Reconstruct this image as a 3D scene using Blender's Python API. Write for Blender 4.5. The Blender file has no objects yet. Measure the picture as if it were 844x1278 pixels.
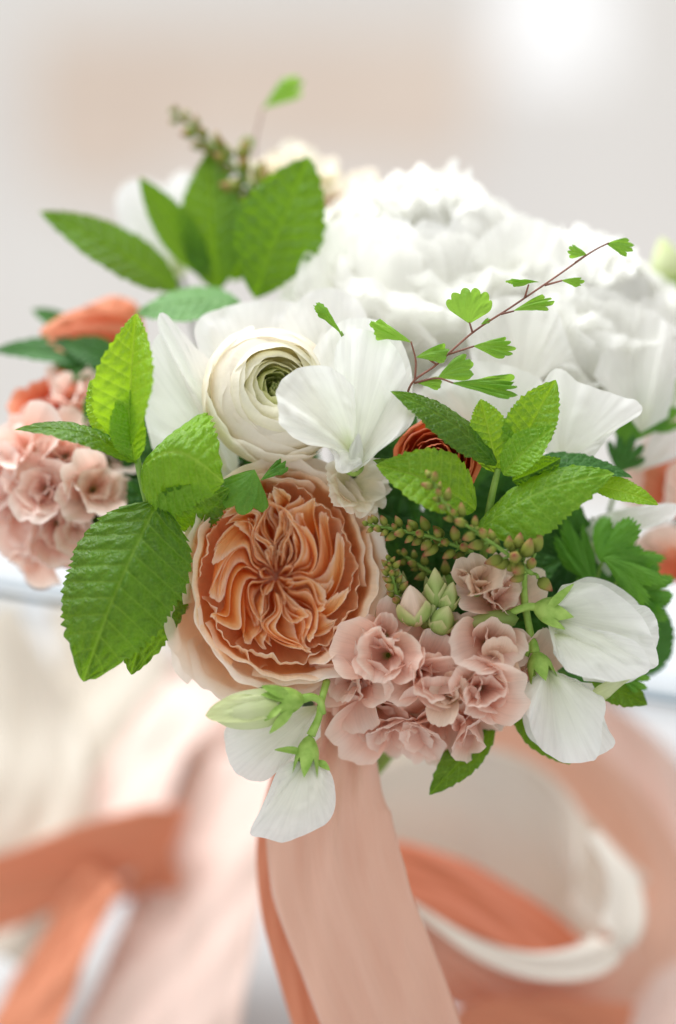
import bpy, math, random
import numpy as np
from mathutils import Vector

# ------------------------------------------------------------------ camera, world, light, exposure
scene = bpy.context.scene
col = scene.collection
TILT = math.radians(12.0)
S = 0.000332                     # metres per unit: one unit = one photograph pixel at the focus distance (1 m)
DIST = 1.0 / S
ct, st = math.cos(TILT), math.sin(TILT)
MV = np.array([[1, 0, 0], [0, st, ct], [0, -ct, st]])     # rows: right, up, towards the viewer

cam_data = bpy.data.cameras.new("camera")
cam = bpy.data.objects.new("camera", cam_data)
col.objects.link(cam)
cam.location = Vector(MV[2]) * 1.0
cam.rotation_euler = (math.radians(90) - TILT, 0, 0)
cam_data.sensor_fit = 'HORIZONTAL'
cam_data.sensor_width = 24.0
cam_data.lens = 24.0 / (844 * S)
cam_data.clip_start = 0.05
cam_data.clip_end = 100
cam_data.dof.use_dof = True
cam_data.dof.focus_distance = 0.997
cam_data.dof.aperture_fstop = 1.5
scene.camera = cam

world = bpy.data.worlds.new("World")
scene.world = world
world.use_nodes = True
bg = world.node_tree.nodes["Background"]
bg.inputs[0].default_value = (1.0, 0.985, 0.965, 1)
bg.inputs[1].default_value = 0.74


def area_light(name, loc, target, sx, sy, power, colr):
    ld = bpy.data.lights.new(name, 'AREA')
    ld.shape = 'RECTANGLE'
    ld.size, ld.size_y = sx, sy
    ld.energy = power
    ld.color = colr
    o = bpy.data.objects.new(name, ld)
    col.objects.link(o)
    o.location = loc
    o.rotation_euler = (Vector(target) - Vector(loc)).to_track_quat('-Z', 'Y').to_euler()
    return o


area_light("window_light", (-0.50, 0.50, 1.38), (0.0, 0.0, 0.0), 1.4, 1.1, 42, (0.96, 0.985, 1.0))

scene.view_settings.view_transform = 'Standard'
scene.view_settings.look = 'None'
scene.view_settings.exposure = 0.2
scene.view_settings.gamma = 1.0
scene.render.engine = 'CYCLES'
scene.cycles.use_denoising = True
try:
    scene.cycles.denoiser = 'OPENIMAGEDENOISE'
except Exception:
    pass
scene.cycles.max_bounces = 12
scene.cycles.diffuse_bounces = 8
scene.cycles.glossy_bounces = 2
scene.cycles.transmission_bounces = 8
scene.cycles.caustics_reflective = False
scene.cycles.caustics_refractive = False

rng = random.Random(11)


# ------------------------------------------------------------------ helpers
def A(*p):
    return np.array(p, float)


def pt(px, py, z=0.0):
    """Photograph pixel at depth z (units towards the viewer) -> point in the viewing frame (right, up, towards)."""
    k = (DIST - z) / DIST
    return np.array([(px - 422.0) * k, (639.0 - py) * k, z])


def to_world(q):
    return (np.asarray(q, float) @ MV) * S


def unit(v):
    v = np.asarray(v, float)
    return v / (np.linalg.norm(v) + 1e-12)


def lin(r, g, b):
    f = lambda c: (c / 12.92 if c <= 0.04045 else ((c + 0.055) / 1.055) ** 2.4)
    return (f(r / 255), f(g / 255), f(b / 255), 1.0)


def wob(x, seed, f=1.0):
    r = random.Random(seed)
    x = np.asarray(x, float)
    o = 0
    for k, a in ((1.0, 0.5), (2.1, 0.3), (4.3, 0.2)):
        o = o + a * np.sin(x * f * k * (0.85 + 0.3 * r.random()) + r.random() * 6.283)
    return o


def catmull(pts, n):
    P = np.asarray(pts, float)
    m = len(P)
    if m == 2:
        t = np.linspace(0, 1, n)[:, None]
        return P[0] * (1 - t) + P[1] * t
    E = np.vstack([2 * P[0] - P[1], P, 2 * P[-1] - P[-2]])
    t = np.linspace(0, m - 1 - 1e-9, n)
    i = t.astype(int)
    f = (t - i)[:, None]
    a, b, c, d = E[i], E[i + 1], E[i + 2], E[i + 3]
    return 0.5 * ((2 * b) + (c - a) * f + (2 * a - 5 * b + 4 * c - d) * f ** 2 + (3 * b - a - 3 * c + d) * f ** 3)


def smooth(x):
    x = np.clip(x, 0, 1)
    return x * x * (3 - 2 * x)


def frame(axis, spin=0.0):
    ez = unit(axis)
    h = A(0, 1, 0) if abs(ez[1]) < 0.9 else A(1, 0, 0)
    ex = unit(np.cross(h, ez))
    ey = np.cross(ez, ex)
    c, s = math.cos(spin), math.sin(spin)
    return np.array([ex * c + ey * s, -ex * s + ey * c, ez])     # rows


def place(q, centre, fr):
    return np.asarray(q) @ fr + centre


class Thing:
    def __init__(self, name, label, category, base, group=None, kind=None):
        self.loc = to_world(base)
        self.o = bpy.data.objects.new(name, None)
        self.o.empty_display_size = 0.01
        col.objects.link(self.o)
        self.o.location = self.loc
        self.o["label"] = label
        self.o["category"] = category
        if group:
            self.o["group"] = group
        if kind:
            self.o["kind"] = kind

    def add(self, name, q, faces, mat, parent=None, uv=None, vein=None, solid=0.0):
        w = to_world(q) - self.loc
        me = bpy.data.meshes.new(name)
        F = np.asarray(faces, np.int32)
        n, k = F.shape
        me.vertices.add(len(w))
        me.vertices.foreach_set("co", w.astype(np.float32).ravel())
        me.loops.add(n * k)
        me.loops.foreach_set("vertex_index", F.ravel())
        me.polygons.add(n)
        me.polygons.foreach_set("loop_start", np.arange(0, n * k, k, dtype=np.int32))
        me.polygons.foreach_set("loop_total", np.full(n, k, np.int32))
        me.polygons.foreach_set("use_smooth", np.ones(n, bool))
        if uv is not None:
            l = me.uv_layers.new(name="UVMap")
            l.data.foreach_set("uv", np.asarray(uv, np.float32)[F.ravel()].ravel())
        if vein is not None:
            at = me.attributes.new("vein", 'FLOAT', 'POINT')
            at.data.foreach_set("value", np.asarray(vein, np.float32).ravel())
        me.update(calc_edges=True)
        me.validate()
        me.materials.append(mat)
        o = bpy.data.objects.new(name, me)
        col.objects.link(o)
        o.parent = parent or self.o
        if solid:
            m = o.modifiers.new("thickness", 'SOLIDIFY')
            m.thickness = solid * S
            m.offset = 0
        return o

    def grid(self, name, G, mat, parent=None, vein=None, solid=0.0, close_u=False):
        nv, nu = G.shape[:2]
        i = np.arange(nv * nu).reshape(nv, nu)
        if close_u:
            j = np.concatenate([i, i[:, :1]], 1)
        else:
            j = i
        F = np.stack([j[:-1, :-1], j[:-1, 1:], j[1:, 1:], j[1:, :-1]], -1).reshape(-1, 4)
        uu, vv = np.meshgrid(np.linspace(0, 1, nu), np.linspace(0, 1, nv))
        uv = np.stack([uu, vv], -1).reshape(-1, 2)
        return self.add(name, G.reshape(-1, 3), F, mat, parent, uv, None if vein is None else vein.ravel(), solid)


# ------------------------------------------------------------------ materials
def new_mat(name):
    m = bpy.data.materials.new(name)
    m.use_nodes = True
    nt = m.node_tree
    nt.nodes.clear()
    out = nt.nodes.new("ShaderNodeOutputMaterial")
    return m, nt, out


def N(nt, typ, **kw):
    n = nt.nodes.new(typ)
    for k, v in kw.items():
        setattr(n, k, v)
    return n


def petal_mat(name, stops, trans=0.32, tint=None, rough=0.55, bump=0.25, vary=0.10, veins=0.07):
    """stops: (position along the petal, colour); colour belongs to the petal, base to edge."""
    m, nt, out = new_mat(name)
    L = nt.links.new
    uv = N(nt, "ShaderNodeUVMap")
    sep = N(nt, "ShaderNodeSeparateXYZ")
    L(uv.outputs[0], sep.inputs[0])
    ramp = N(nt, "ShaderNodeValToRGB")
    ramp.color_ramp.interpolation = 'EASE'
    e = ramp.color_ramp.elements
    e[0].position, e[0].color = stops[0]
    e[1].position, e[1].color = stops[-1]
    for p, c in stops[1:-1]:
        x = e.new(p)
        x.color = c
    noi = N(nt, "ShaderNodeTexNoise")
    tc = N(nt, "ShaderNodeTexCoord")
    L(tc.outputs["Object"], noi.inputs["Vector"])
    noi.inputs["Scale"].default_value = 90
    noi.inputs["Detail"].default_value = 3
    ad = N(nt, "ShaderNodeMath", operation='MULTIPLY_ADD')
    L(noi.outputs[0], ad.inputs[0])
    ad.inputs[1].default_value = 0.24
    L(sep.outputs[1], ad.inputs[2])
    sb = N(nt, "ShaderNodeMath", operation='SUBTRACT')
    L(ad.outputs[0], sb.inputs[0])
    sb.inputs[1].default_value = 0.12
    L(sb.outputs[0], ramp.inputs[0])
    oi = N(nt, "ShaderNodeObjectInfo")
    mr = N(nt, "ShaderNodeMapRange")
    L(oi.outputs["Random"], mr.inputs[0])
    mr.inputs[3].default_value = 1 - vary
    mr.inputs[4].default_value = 1 + vary * 0.4
    hs = N(nt, "ShaderNodeHueSaturation")
    L(ramp.outputs[0], hs.inputs["Color"])
    L(mr.outputs[0], hs.inputs["Value"])
    # fine lengthwise veins
    mp = N(nt, "ShaderNodeMapping")
    mp.inputs["Scale"].default_value = (46, 2.2, 1)
    L(uv.outputs[0], mp.inputs[0])
    n2 = N(nt, "ShaderNodeTexNoise")
    n2.inputs["Scale"].default_value = 1.0
    n2.inputs["Detail"].default_value = 3
    L(mp.outputs[0], n2.inputs["Vector"])
    vt = N(nt, "ShaderNodeMapRange")
    vt.inputs[1].default_value = 0.32
    vt.inputs[2].default_value = 0.60
    vt.inputs[3].default_value = 1 - veins
    vt.inputs[4].default_value = 1.0
    L(n2.outputs[0], vt.inputs[0])
    vx = N(nt, "ShaderNodeMath", operation='MULTIPLY')
    L(mr.outputs[0], vx.inputs[0])
    L(vt.outputs[0], vx.inputs[1])
    L(vx.outputs[0], hs.inputs["Value"])
    bp = N(nt, "ShaderNodeBump")
    bp.inputs["Strength"].default_value = bump
    bp.inputs["Distance"].default_value = 0.0006
    L(n2.outputs[0], bp.inputs["Height"])
    pr = N(nt, "ShaderNodeBsdfPrincipled")
    pr.inputs["Roughness"].default_value = rough
    pr.inputs["Specular IOR Level"].default_value = 0.28
    pr.inputs["Sheen Weight"].default_value = 0.0
    L(hs.outputs[0], pr.inputs["Base Color"])
    L(bp.outputs[0], pr.inputs["Normal"])
    tr = N(nt, "ShaderNodeBsdfTranslucent")
    mx = N(nt, "ShaderNodeMix", data_type='RGBA', blend_type='MULTIPLY')
    mx.inputs[0].default_value = 1.0
    L(hs.outputs[0], mx.inputs[6])
    mx.inputs[7].default_value = tint or (1, 1, 1, 1)
    L(mx.outputs[2], tr.inputs[0])
    sh = N(nt, "ShaderNodeMixShader")
    sh.inputs[0].default_value = trans
    L(pr.outputs[0], sh.inputs[1])
    L(tr.outputs[0], sh.inputs[2])
    L(sh.outputs[0], out.inputs[0])
    return m


def leaf_mat(name, c0, c1, veinc, tcol, trans=0.38, rough=0.42, bump=0.34):
    m, nt, out = new_mat(name)
    L = nt.links.new
    at = N(nt, "ShaderNodeAttribute", attribute_name="vein")
    tc = N(nt, "ShaderNodeTexCoord")
    noi = N(nt, "ShaderNodeTexNoise")
    noi.inputs["Scale"].default_value = 60
    noi.inputs["Detail"].default_value = 4
    L(tc.outputs["Object"], noi.inputs["Vector"])
    r = N(nt, "ShaderNodeValToRGB")
    r.color_ramp.elements[0].position = 0.32
    r.color_ramp.elements[1].position = 0.68
    r.color_ramp.elements[0].color = c0
    r.color_ramp.elements[1].color = c1
    L(noi.outputs[0], r.inputs[0])
    mx = N(nt, "ShaderNodeMix", data_type='RGBA')
    L(at.outputs["Fac"], mx.inputs[0])
    L(r.outputs[0], mx.inputs[6])
    mx.inputs[7].default_value = veinc
    oi = N(nt, "ShaderNodeObjectInfo")
    mr = N(nt, "ShaderNodeMapRange")
    L(oi.outputs["Random"], mr.inputs[0])
    mr.inputs[3].default_value = 0.70
    mr.inputs[4].default_value = 1.15
    mh = N(nt, "ShaderNodeMapRange")
    L(oi.outputs["Random"], mh.inputs[0])
    mh.inputs[3].default_value = 0.515
    mh.inputs[4].default_value = 0.488
    hs = N(nt, "ShaderNodeHueSaturation")
    L(mx.outputs[2], hs.inputs["Color"])
    L(mr.outputs[0], hs.inputs["Value"])
    L(mh.outputs[0], hs.inputs["Hue"])
    wn = N(nt, "ShaderNodeTexNoise")
    wn.inputs["Scale"].default_value = 160
    L(tc.outputs["Object"], wn.inputs["Vector"])
    vm = N(nt, "ShaderNodeMix", data_type='RGBA', blend_type='ADD')
    vm.inputs[0].default_value = 0.003
    L(tc.outputs["Object"], vm.inputs[6])
    L(wn.outputs[1], vm.inputs[7])
    vo = N(nt, "ShaderNodeTexVoronoi", feature='DISTANCE_TO_EDGE')
    vo.inputs["Scale"].default_value = 520
    L(vm.outputs[2], vo.inputs["Vector"])
    vr = N(nt, "ShaderNodeMapRange", interpolation_type='SMOOTHSTEP')
    vr.inputs[2].default_value = 0.28
    L(vo.outputs[0], vr.inputs[0])
    bp = N(nt, "ShaderNodeBump")
    bp.inputs["Strength"].default_value = bump
    bp.inputs["Distance"].default_value = 0.0011
    L(vr.outputs[0], bp.inputs["Height"])
    dk = N(nt, "ShaderNodeMix", data_type='RGBA', blend_type='MIX')
    mf = N(nt, "ShaderNodeMapRange")
    mf.inputs[3].default_value = 0.34
    mf.inputs[4].default_value = 0.0
    mf.inputs[2].default_value = 0.09
    L(vo.outputs[0], mf.inputs[0])
    L(mf.outputs[0], dk.inputs[0])
    L(hs.outputs[0], dk.inputs[6])
    dk.inputs[7].default_value = veinc
    hs = dk
    pr = N(nt, "ShaderNodeBsdfPrincipled")
    pr.inputs["Roughness"].default_value = rough
    pr.inputs["Specular IOR Level"].default_value = 0.36
    L(hs.outputs[2], pr.inputs["Base Color"])
    L(bp.outputs[0], pr.inputs["Normal"])
    tr = N(nt, "ShaderNodeBsdfTranslucent")
    tr.inputs[0].default_value = tcol
    sh = N(nt, "ShaderNodeMixShader")
    sh.inputs[0].default_value = trans
    L(pr.outputs[0], sh.inputs[1])
    L(tr.outputs[0], sh.inputs[2])
    L(sh.outputs[0], out.inputs[0])
    return m


def plain_mat(name, c0, c1, scale=40, rough=0.6, spec=0.3, sheen=0.0, bump=0.0, bscale=200, stretch=None):
    m, nt, out = new_mat(name)
    L = nt.links.new
    tc = N(nt, "ShaderNodeTexCoord")
    noi = N(nt, "ShaderNodeTexNoise")
    noi.inputs["Scale"].default_value = scale
    noi.inputs["Detail"].default_value = 4
    if stretch:
        mp = N(nt, "ShaderNodeMapping")
        mp.inputs["Scale"].default_value = stretch
        L(tc.outputs["Object"], mp.inputs[0])
        L(mp.outputs[0], noi.inputs["Vector"])
    else:
        L(tc.outputs["Object"], noi.inputs["Vector"])
    r = N(nt, "ShaderNodeValToRGB")
    r.color_ramp.elements[0].position = 0.35
    r.color_ramp.elements[1].position = 0.65
    r.color_ramp.elements[0].color = c0
    r.color_ramp.elements[1].color = c1
    L(noi.outputs[0], r.inputs[0])
    pr = N(nt, "ShaderNodeBsdfPrincipled")
    pr.inputs["Roughness"].default_value = rough
    pr.inputs["Specular IOR Level"].default_value = spec
    pr.inputs["Sheen Weight"].default_value = sheen
    L(r.outputs[0], pr.inputs["Base Color"])
    if bump:
        n2 = N(nt, "ShaderNodeTexNoise")
        n2.inputs["Scale"].default_value = bscale
        L(tc.outputs["Object"], n2.inputs["Vector"])
        bp = N(nt, "ShaderNodeBump")
        bp.inputs["Strength"].default_value = bump
        bp.inputs["Distance"].default_value = 0.001
        L(n2.outputs[0], bp.inputs["Height"])
        L(bp.outputs[0], pr.inputs["Normal"])
    L(pr.outputs[0], out.inputs[0])
    return m


def satin_mat(name, c0, c1, trans=0.18):
    m, nt, out = new_mat(name)
    L = nt.links.new
    uv = N(nt, "ShaderNodeUVMap")
    mp = N(nt, "ShaderNodeMapping")
    mp.inputs["Scale"].default_value = (150, 5, 1)
    L(uv.outputs[0], mp.inputs[0])
    noi = N(nt, "ShaderNodeTexNoise")
    noi.inputs["Scale"].default_value = 1.0
    noi.inputs["Detail"].default_value = 3
    L(mp.outputs[0], noi.inputs["Vector"])
    r = N(nt, "ShaderNodeValToRGB")
    r.color_ramp.elements[0].position = 0.3
    r.color_ramp.elements[1].position = 0.7
    r.color_ramp.elements[0].color = c0
    r.color_ramp.elements[1].color = c1
    L(noi.outputs[0], r.inputs[0])
    pr = N(nt, "ShaderNodeBsdfPrincipled")
    pr.inputs["Roughness"].default_value = 0.42
    pr.inputs["Specular IOR Level"].default_value = 0.45
    pr.inputs["Sheen Weight"].default_value = 0.3
    L(r.outputs[0], pr.inputs["Base Color"])
    bp = N(nt, "ShaderNodeBump")
    bp.inputs["Strength"].default_value = 0.03
    bp.inputs["Distance"].default_value = 0.0004
    L(noi.outputs[0], bp.inputs["Height"])
    L(bp.outputs[0], pr.inputs["Normal"])
    tr = N(nt, "ShaderNodeBsdfTranslucent")
    L(r.outputs[0], tr.inputs[0])
    sh = N(nt, "ShaderNodeMixShader")
    sh.inputs[0].default_value = trans
    L(pr.outputs[0], sh.inputs[1])
    L(tr.outputs[0], sh.inputs[2])
    L(sh.outputs[0], out.inputs[0])
    return m


M = {}
M['rose_in'] = petal_mat("rose_inner_petal", [(0.0, lin(251, 164, 76)), (0.5, lin(253, 194, 120)), (0.80, lin(254, 212, 156)), (0.97, lin(254, 236, 214))], 0.55, (1, .98, .93, 1), 0.55, 0.25, 0.06, 0.02)
M['rose_cup'] = petal_mat("rose_cup_petal", [(0.0, lin(247, 172, 104)), (0.6, lin(252, 206, 158)), (0.9, lin(253, 228, 202)), (1.0, lin(254, 242, 230))], 0.44, (1, .95, .88, 1))
M['rose_out'] = petal_mat("rose_guard_petal", [(0.0, lin(250, 214, 178)), (0.5, lin(253, 235, 216)), (1.0, lin(254, 246, 238))], 0.5, (1, .98, .95, 1), 0.55, 0.25, 0.05, 0.02)
M['white'] = petal_mat("white_petal", [(0.0, lin(238, 241, 218)), (0.35, lin(249, 250, 245)), (1.0, lin(253, 253, 252))], 0.45, None, 0.55, 0.35, 0.04)
M['pea'] = petal_mat("sweet_pea_petal", [(0.0, lin(222, 232, 186)), (0.3, lin(246, 249, 238)), (1.0, lin(252, 253, 251))], 0.46, None, 0.5, 0.8, 0.04, 0.075)
M['peony'] = petal_mat("peony_petal", [(0.0, lin(248, 249, 232)), (0.4, lin(254, 254, 248)), (1.0, lin(254, 254, 251))], 0.52, None, 0.6, 0.3, 0.03, 0.03)
M['ran'] = petal_mat("ranunculus_petal", [(0.0, lin(226, 232, 170)), (0.6, lin(248, 246, 220)), (1.0, lin(253, 251, 240))], 0.52, (1, 1, .95, 1), 0.5, 0.3, 0.03, 0.02)
M['ran_green'] = petal_mat("ranunculus_heart", [(0.0, lin(170, 192, 90)), (0.7, lin(214, 224, 144)), (1.0, lin(238, 240, 190))], 0.4)
M['ran_outer'] = petal_mat("ranunculus_outer", [(0.0, lin(232, 230, 186)), (0.6, lin(250, 243, 226)), (1.0, lin(254, 250, 241))], 0.52, None, 0.5, 0.3, 0.03, 0.02)
M['orange'] = petal_mat("orange_petal", [(0.0, lin(170, 52, 16)), (0.6, lin(212, 88, 44)), (1.0, lin(232, 130, 88))], 0.3, None, 0.5)
M['coral'] = petal_mat("coral_petal", [(0.0, lin(206, 84, 44)), (0.6, lin(228, 118, 80)), (1.0, lin(240, 158, 124))], 0.3)
M['peach'] = petal_mat("peach_petal", [(0.0, lin(232, 128, 84)), (0.5, lin(246, 190, 160)), (1.0, lin(251, 226, 212))], 0.3)
M['stock'] = petal_mat("stock_petal", [(0.0, lin(214, 200, 130)), (0.2, lin(242, 196, 174)), (0.7, lin(246, 212, 196)), (1.0, lin(252, 234, 222))], 0.44, (1, .95, .94, 1), 0.55, 0.35, 0.08)
M['stock_pale'] = petal_mat("stock_blush_petal", [(0.0, lin(232, 206, 150)), (0.25, lin(248, 206, 190)), (0.7, lin(252, 224, 212)), (1.0, lin(254, 238, 230))], 0.38, (1, .96, .94, 1), 0.55, 0.35, 0.06)
M['stock_cream'] = petal_mat("stock_cream_petal", [(0.0, lin(206, 196, 130)), (0.4, lin(236, 206, 182)), (1.0, lin(244, 224, 206))], 0.32, None, 0.55, 0.35, 0.06)
M['mint'] = leaf_mat("mint_leaf", lin(50, 94, 16), lin(74, 122, 24), lin(130, 170, 62), lin(150, 198, 24), 0.36)
M['mint_light'] = leaf_mat("mint_young_leaf", lin(96, 150, 28), lin(120, 174, 36), lin(166, 206, 80), lin(182, 220, 36), 0.40)
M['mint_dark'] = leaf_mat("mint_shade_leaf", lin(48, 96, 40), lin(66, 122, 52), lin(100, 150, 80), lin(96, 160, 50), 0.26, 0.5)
M['blue_leaf'] = leaf_mat("grey_green_leaf", lin(92, 140, 84), lin(112, 160, 100), lin(140, 180, 120), lin(120, 180, 80), 0.3, 0.5)
M['fern'] = leaf_mat("fern_leaflet", lin(104, 158, 48), lin(132, 182, 62), lin(140, 188, 76), lin(164, 212, 70), 0.42, 0.5, 0.2)
M['parsley'] = leaf_mat("geranium_leaf", lin(78, 138, 44), lin(104, 164, 54), lin(126, 178, 78), lin(140, 200, 60), 0.36, 0.5, 0.2)
M['stem'] = plain_mat("green_stem", lin(112, 150, 62), lin(138, 172, 80), 120, 0.5)
M['stem_dark'] = plain_mat("dark_stem", lin(40, 58, 30), lin(64, 82, 44), 120, 0.55)
M['fern_stem'] = plain_mat("fern_stem", lin(112, 70, 58), lin(140, 92, 76), 120, 0.5)
M['sepal'] = plain_mat("sepal_green", lin(126, 166, 66), lin(164, 198, 100), 160, 0.5)
M['bud_green'] = petal_mat("green_bud", [(0.0, lin(120, 150, 70)), (0.6, lin(168, 190, 112)), (1.0, lin(206, 206, 150))], 0.2)
M['bud_brown'] = petal_mat("raceme_bud", [(0.0, lin(104, 120, 44)), (0.5, lin(144, 154, 64)), (0.78, lin(170, 140, 84)), (1.0, lin(160, 80, 70))], 0.2)
M['bud_white'] = petal_mat("pale_bud", [(0.0, lin(200, 220, 140)), (0.5, lin(232, 240, 196)), (1.0, lin(226, 236, 180))], 0.32)
M['ribbon'] = satin_mat("peach_silk", lin(232, 186, 162), lin(238, 196, 174))
M['ribbon_deep'] = satin_mat("apricot_silk", lin(226, 144, 106), lin(233, 156, 120))
M['ribbon_ivory'] = satin_mat("ivory_silk", lin(244, 237, 226), lin(249, 244, 236))
M['ribbon_shade_tone'] = satin_mat("shade_toned_silk", lin(208, 114, 76), lin(216, 126, 88))  # shade inside the ribbon loop, put into the silk colour as a darker orange
M['ribbon_cream'] = satin_mat("cream_silk", lin(212, 203, 188), lin(222, 213, 200))
M['ribbon_blush'] = satin_mat("blush_silk", lin(234, 208, 196), lin(240, 218, 208))
M['table'] = plain_mat("white_painted_wood", lin(178, 178, 180), lin(188, 188, 188), 6, 0.5)
M['sill'] = plain_mat("white_gloss_paint", lin(226, 230, 234), lin(234, 237, 240), 5, 0.45)
M['dark_trim'] = plain_mat("blue_grey_metal", lin(66, 94, 110), lin(84, 110, 124), 9, 0.4)
M['wall'] = plain_mat("pale_grey_plaster", lin(240, 237, 234), lin(245, 243, 240), 3, 0.9)
M['brick'] = plain_mat("peach_brick", lin(235, 218, 204), lin(241, 226, 213), 4, 0.9, bump=0.2, bscale=30)
m_, nt_, out_ = new_mat("bright_daylight_pane")
em_ = N(nt_, "ShaderNodeEmission")
em_.inputs[0].default_value = (1, 1, 1, 1)
em_.inputs[1].default_value = 0.95
nt_.links.new(em_.outputs[0], out_.inputs[0])
M['pane'] = m_


# ------------------------------------------------------------------ shape generators (viewing-frame units)
def meridian(ctrl, n=60):
    c = catmull([(r, 0, z) for r, z in ctrl], n)
    return c[:, 0], c[:, 2]


def rpetal(phi, dphi, ctrl, nu=19, nv=15, ruf=3.0, rf=3.0, spiral=0.0, rnd=0.22, notch=0.0, jag=0.02, lip=0.0, seed=0, g0=0.45):
    """A petal wrapped round the flower's axis."""
    u = np.linspace(-1, 1, nu)[None, :]
    v = np.linspace(0, 1, nv)[:, None]
    mr, mz = meridian(ctrl)
    top = 1 - rnd * np.abs(u) ** 2.6 - notch * np.exp(-(u / 0.12) ** 2) + jag * wob(u * 9, seed + 5)
    vv = np.clip(v * top, 0, 1)
    t = np.linspace(0, 1, len(mr))
    r = np.interp(vv, t, mr)
    z = np.interp(vv, t, mz)
    span = dphi * (g0 + (1 - g0) * smooth(v * 1.3))
    az = phi + u * span
    e = v ** 2
    r = r + spiral * u + ruf * e * wob(u * rf, seed) + lip * smooth((v - 0.82) / 0.18)
    z = z + 0.6 * ruf * e * wob(u * rf * 1.3, seed + 9)
    return np.stack([r * np.cos(az), r * np.sin(az), z + 0 * u], -1)


def spetal(L, W, nu=15, nv=12, w0=0.12, p=0.8, rnd=0.35, th=(0.3, 0.5, 0.0), cup=0.6, ruf=2.5, rf=3.0, seed=0, notch=0.0, jag=0.02):
    """A free petal: starts at the origin, runs out along +x and rises by th (angle = th0 + th1 v + th2 v^2), cupped upward."""
    u = np.linspace(-1, 1, nu)[None, :]
    v = np.linspace(0, 1, nv)[:, None]
    top = 1 - rnd * np.abs(u) ** 2.4 - notch * np.exp(-(u / 0.15) ** 2) + jag * wob(u * 8, seed + 3)
    vv = v * top
    tt = np.linspace(0, 1.1, 60)
    an = th[0] + th[1] * tt + th[2] * tt ** 2
    cx = np.concatenate([[0], np.cumsum(np.cos(an[:-1])) * (tt[1] - tt[0])]) * L
    cz = np.concatenate([[0], np.cumsum(np.sin(an[:-1])) * (tt[1] - tt[0])]) * L
    x = np.interp(vv, tt, cx)
    z = np.interp(vv, tt, cz)
    a = np.interp(vv, tt, an)
    half = W / 2 * (w0 + (1 - w0) * np.sin(np.pi / 2 * np.clip(v, 0, 1) ** p))
    c = max(cup, 1e-3)
    y = half * np.sin(u * c) / c
    h = half * (1 - np.cos(u * c)) / c + ruf * v ** 1.6 * wob(u * rf, seed)
    return np.stack([x - np.sin(a) * h, y + 0 * v, z + np.cos(a) * h], -1)


def rotz(q, a):
    c, s = math.cos(a), math.sin(a)
    x, y, z = q[..., 0], q[..., 1], q[..., 2]
    return np.stack([c * x - s * y, s * x + c * y, z], -1)


def opetal(base, pts, bulge=8.0, ruf=2.5, rf=7.0, folds=0.0, nfold=3.0, nu=45, nv=20, seed=0, jag=1.0, pw=1.0, nrm=None):
    """A broad petal spreading from its base to a given rim; bulge, folds and ruffles lift it out of its plane."""
    O = catmull(pts, nu)
    u = np.linspace(0, 1, nu)[None, :, None]
    v = (np.linspace(0, 1, nv) ** pw)[:, None, None]
    G = base + (O[None] - base) * v
    n = nrm
    if n is None:
        n = np.cross(O[nu // 4] - base, O[3 * nu // 4] - base)
        n = unit(n)
        if n[2] < 0:
            n = -n
    else:
        n = unit(n)
    side = np.sin(np.pi * u)
    d = bulge * np.sin(np.pi * v ** 0.8) * (0.35 + 0.65 * side)
    d = d + ruf * v ** 2 * wob(u * rf * 2, seed)
    d = d + folds * np.sin(np.pi * v * 0.75) * np.sin(u * nfold * 2 * np.pi + seed)
    d = d + 0.06 * (bulge + 6) * wob(u * 9 + v * 7, seed + 2)
    d = d + (0.10 * abs(bulge) + 1.2) * wob(u * 15 + v * 4, seed + 11) * wob(v * 8 - u * 5, seed + 12) * 3.0 * v
    G = G + d * n
    G = G + (v ** 6) * jag * wob(u * 40, seed + 4) * unit(O.mean(0) - base)
    return G


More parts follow.
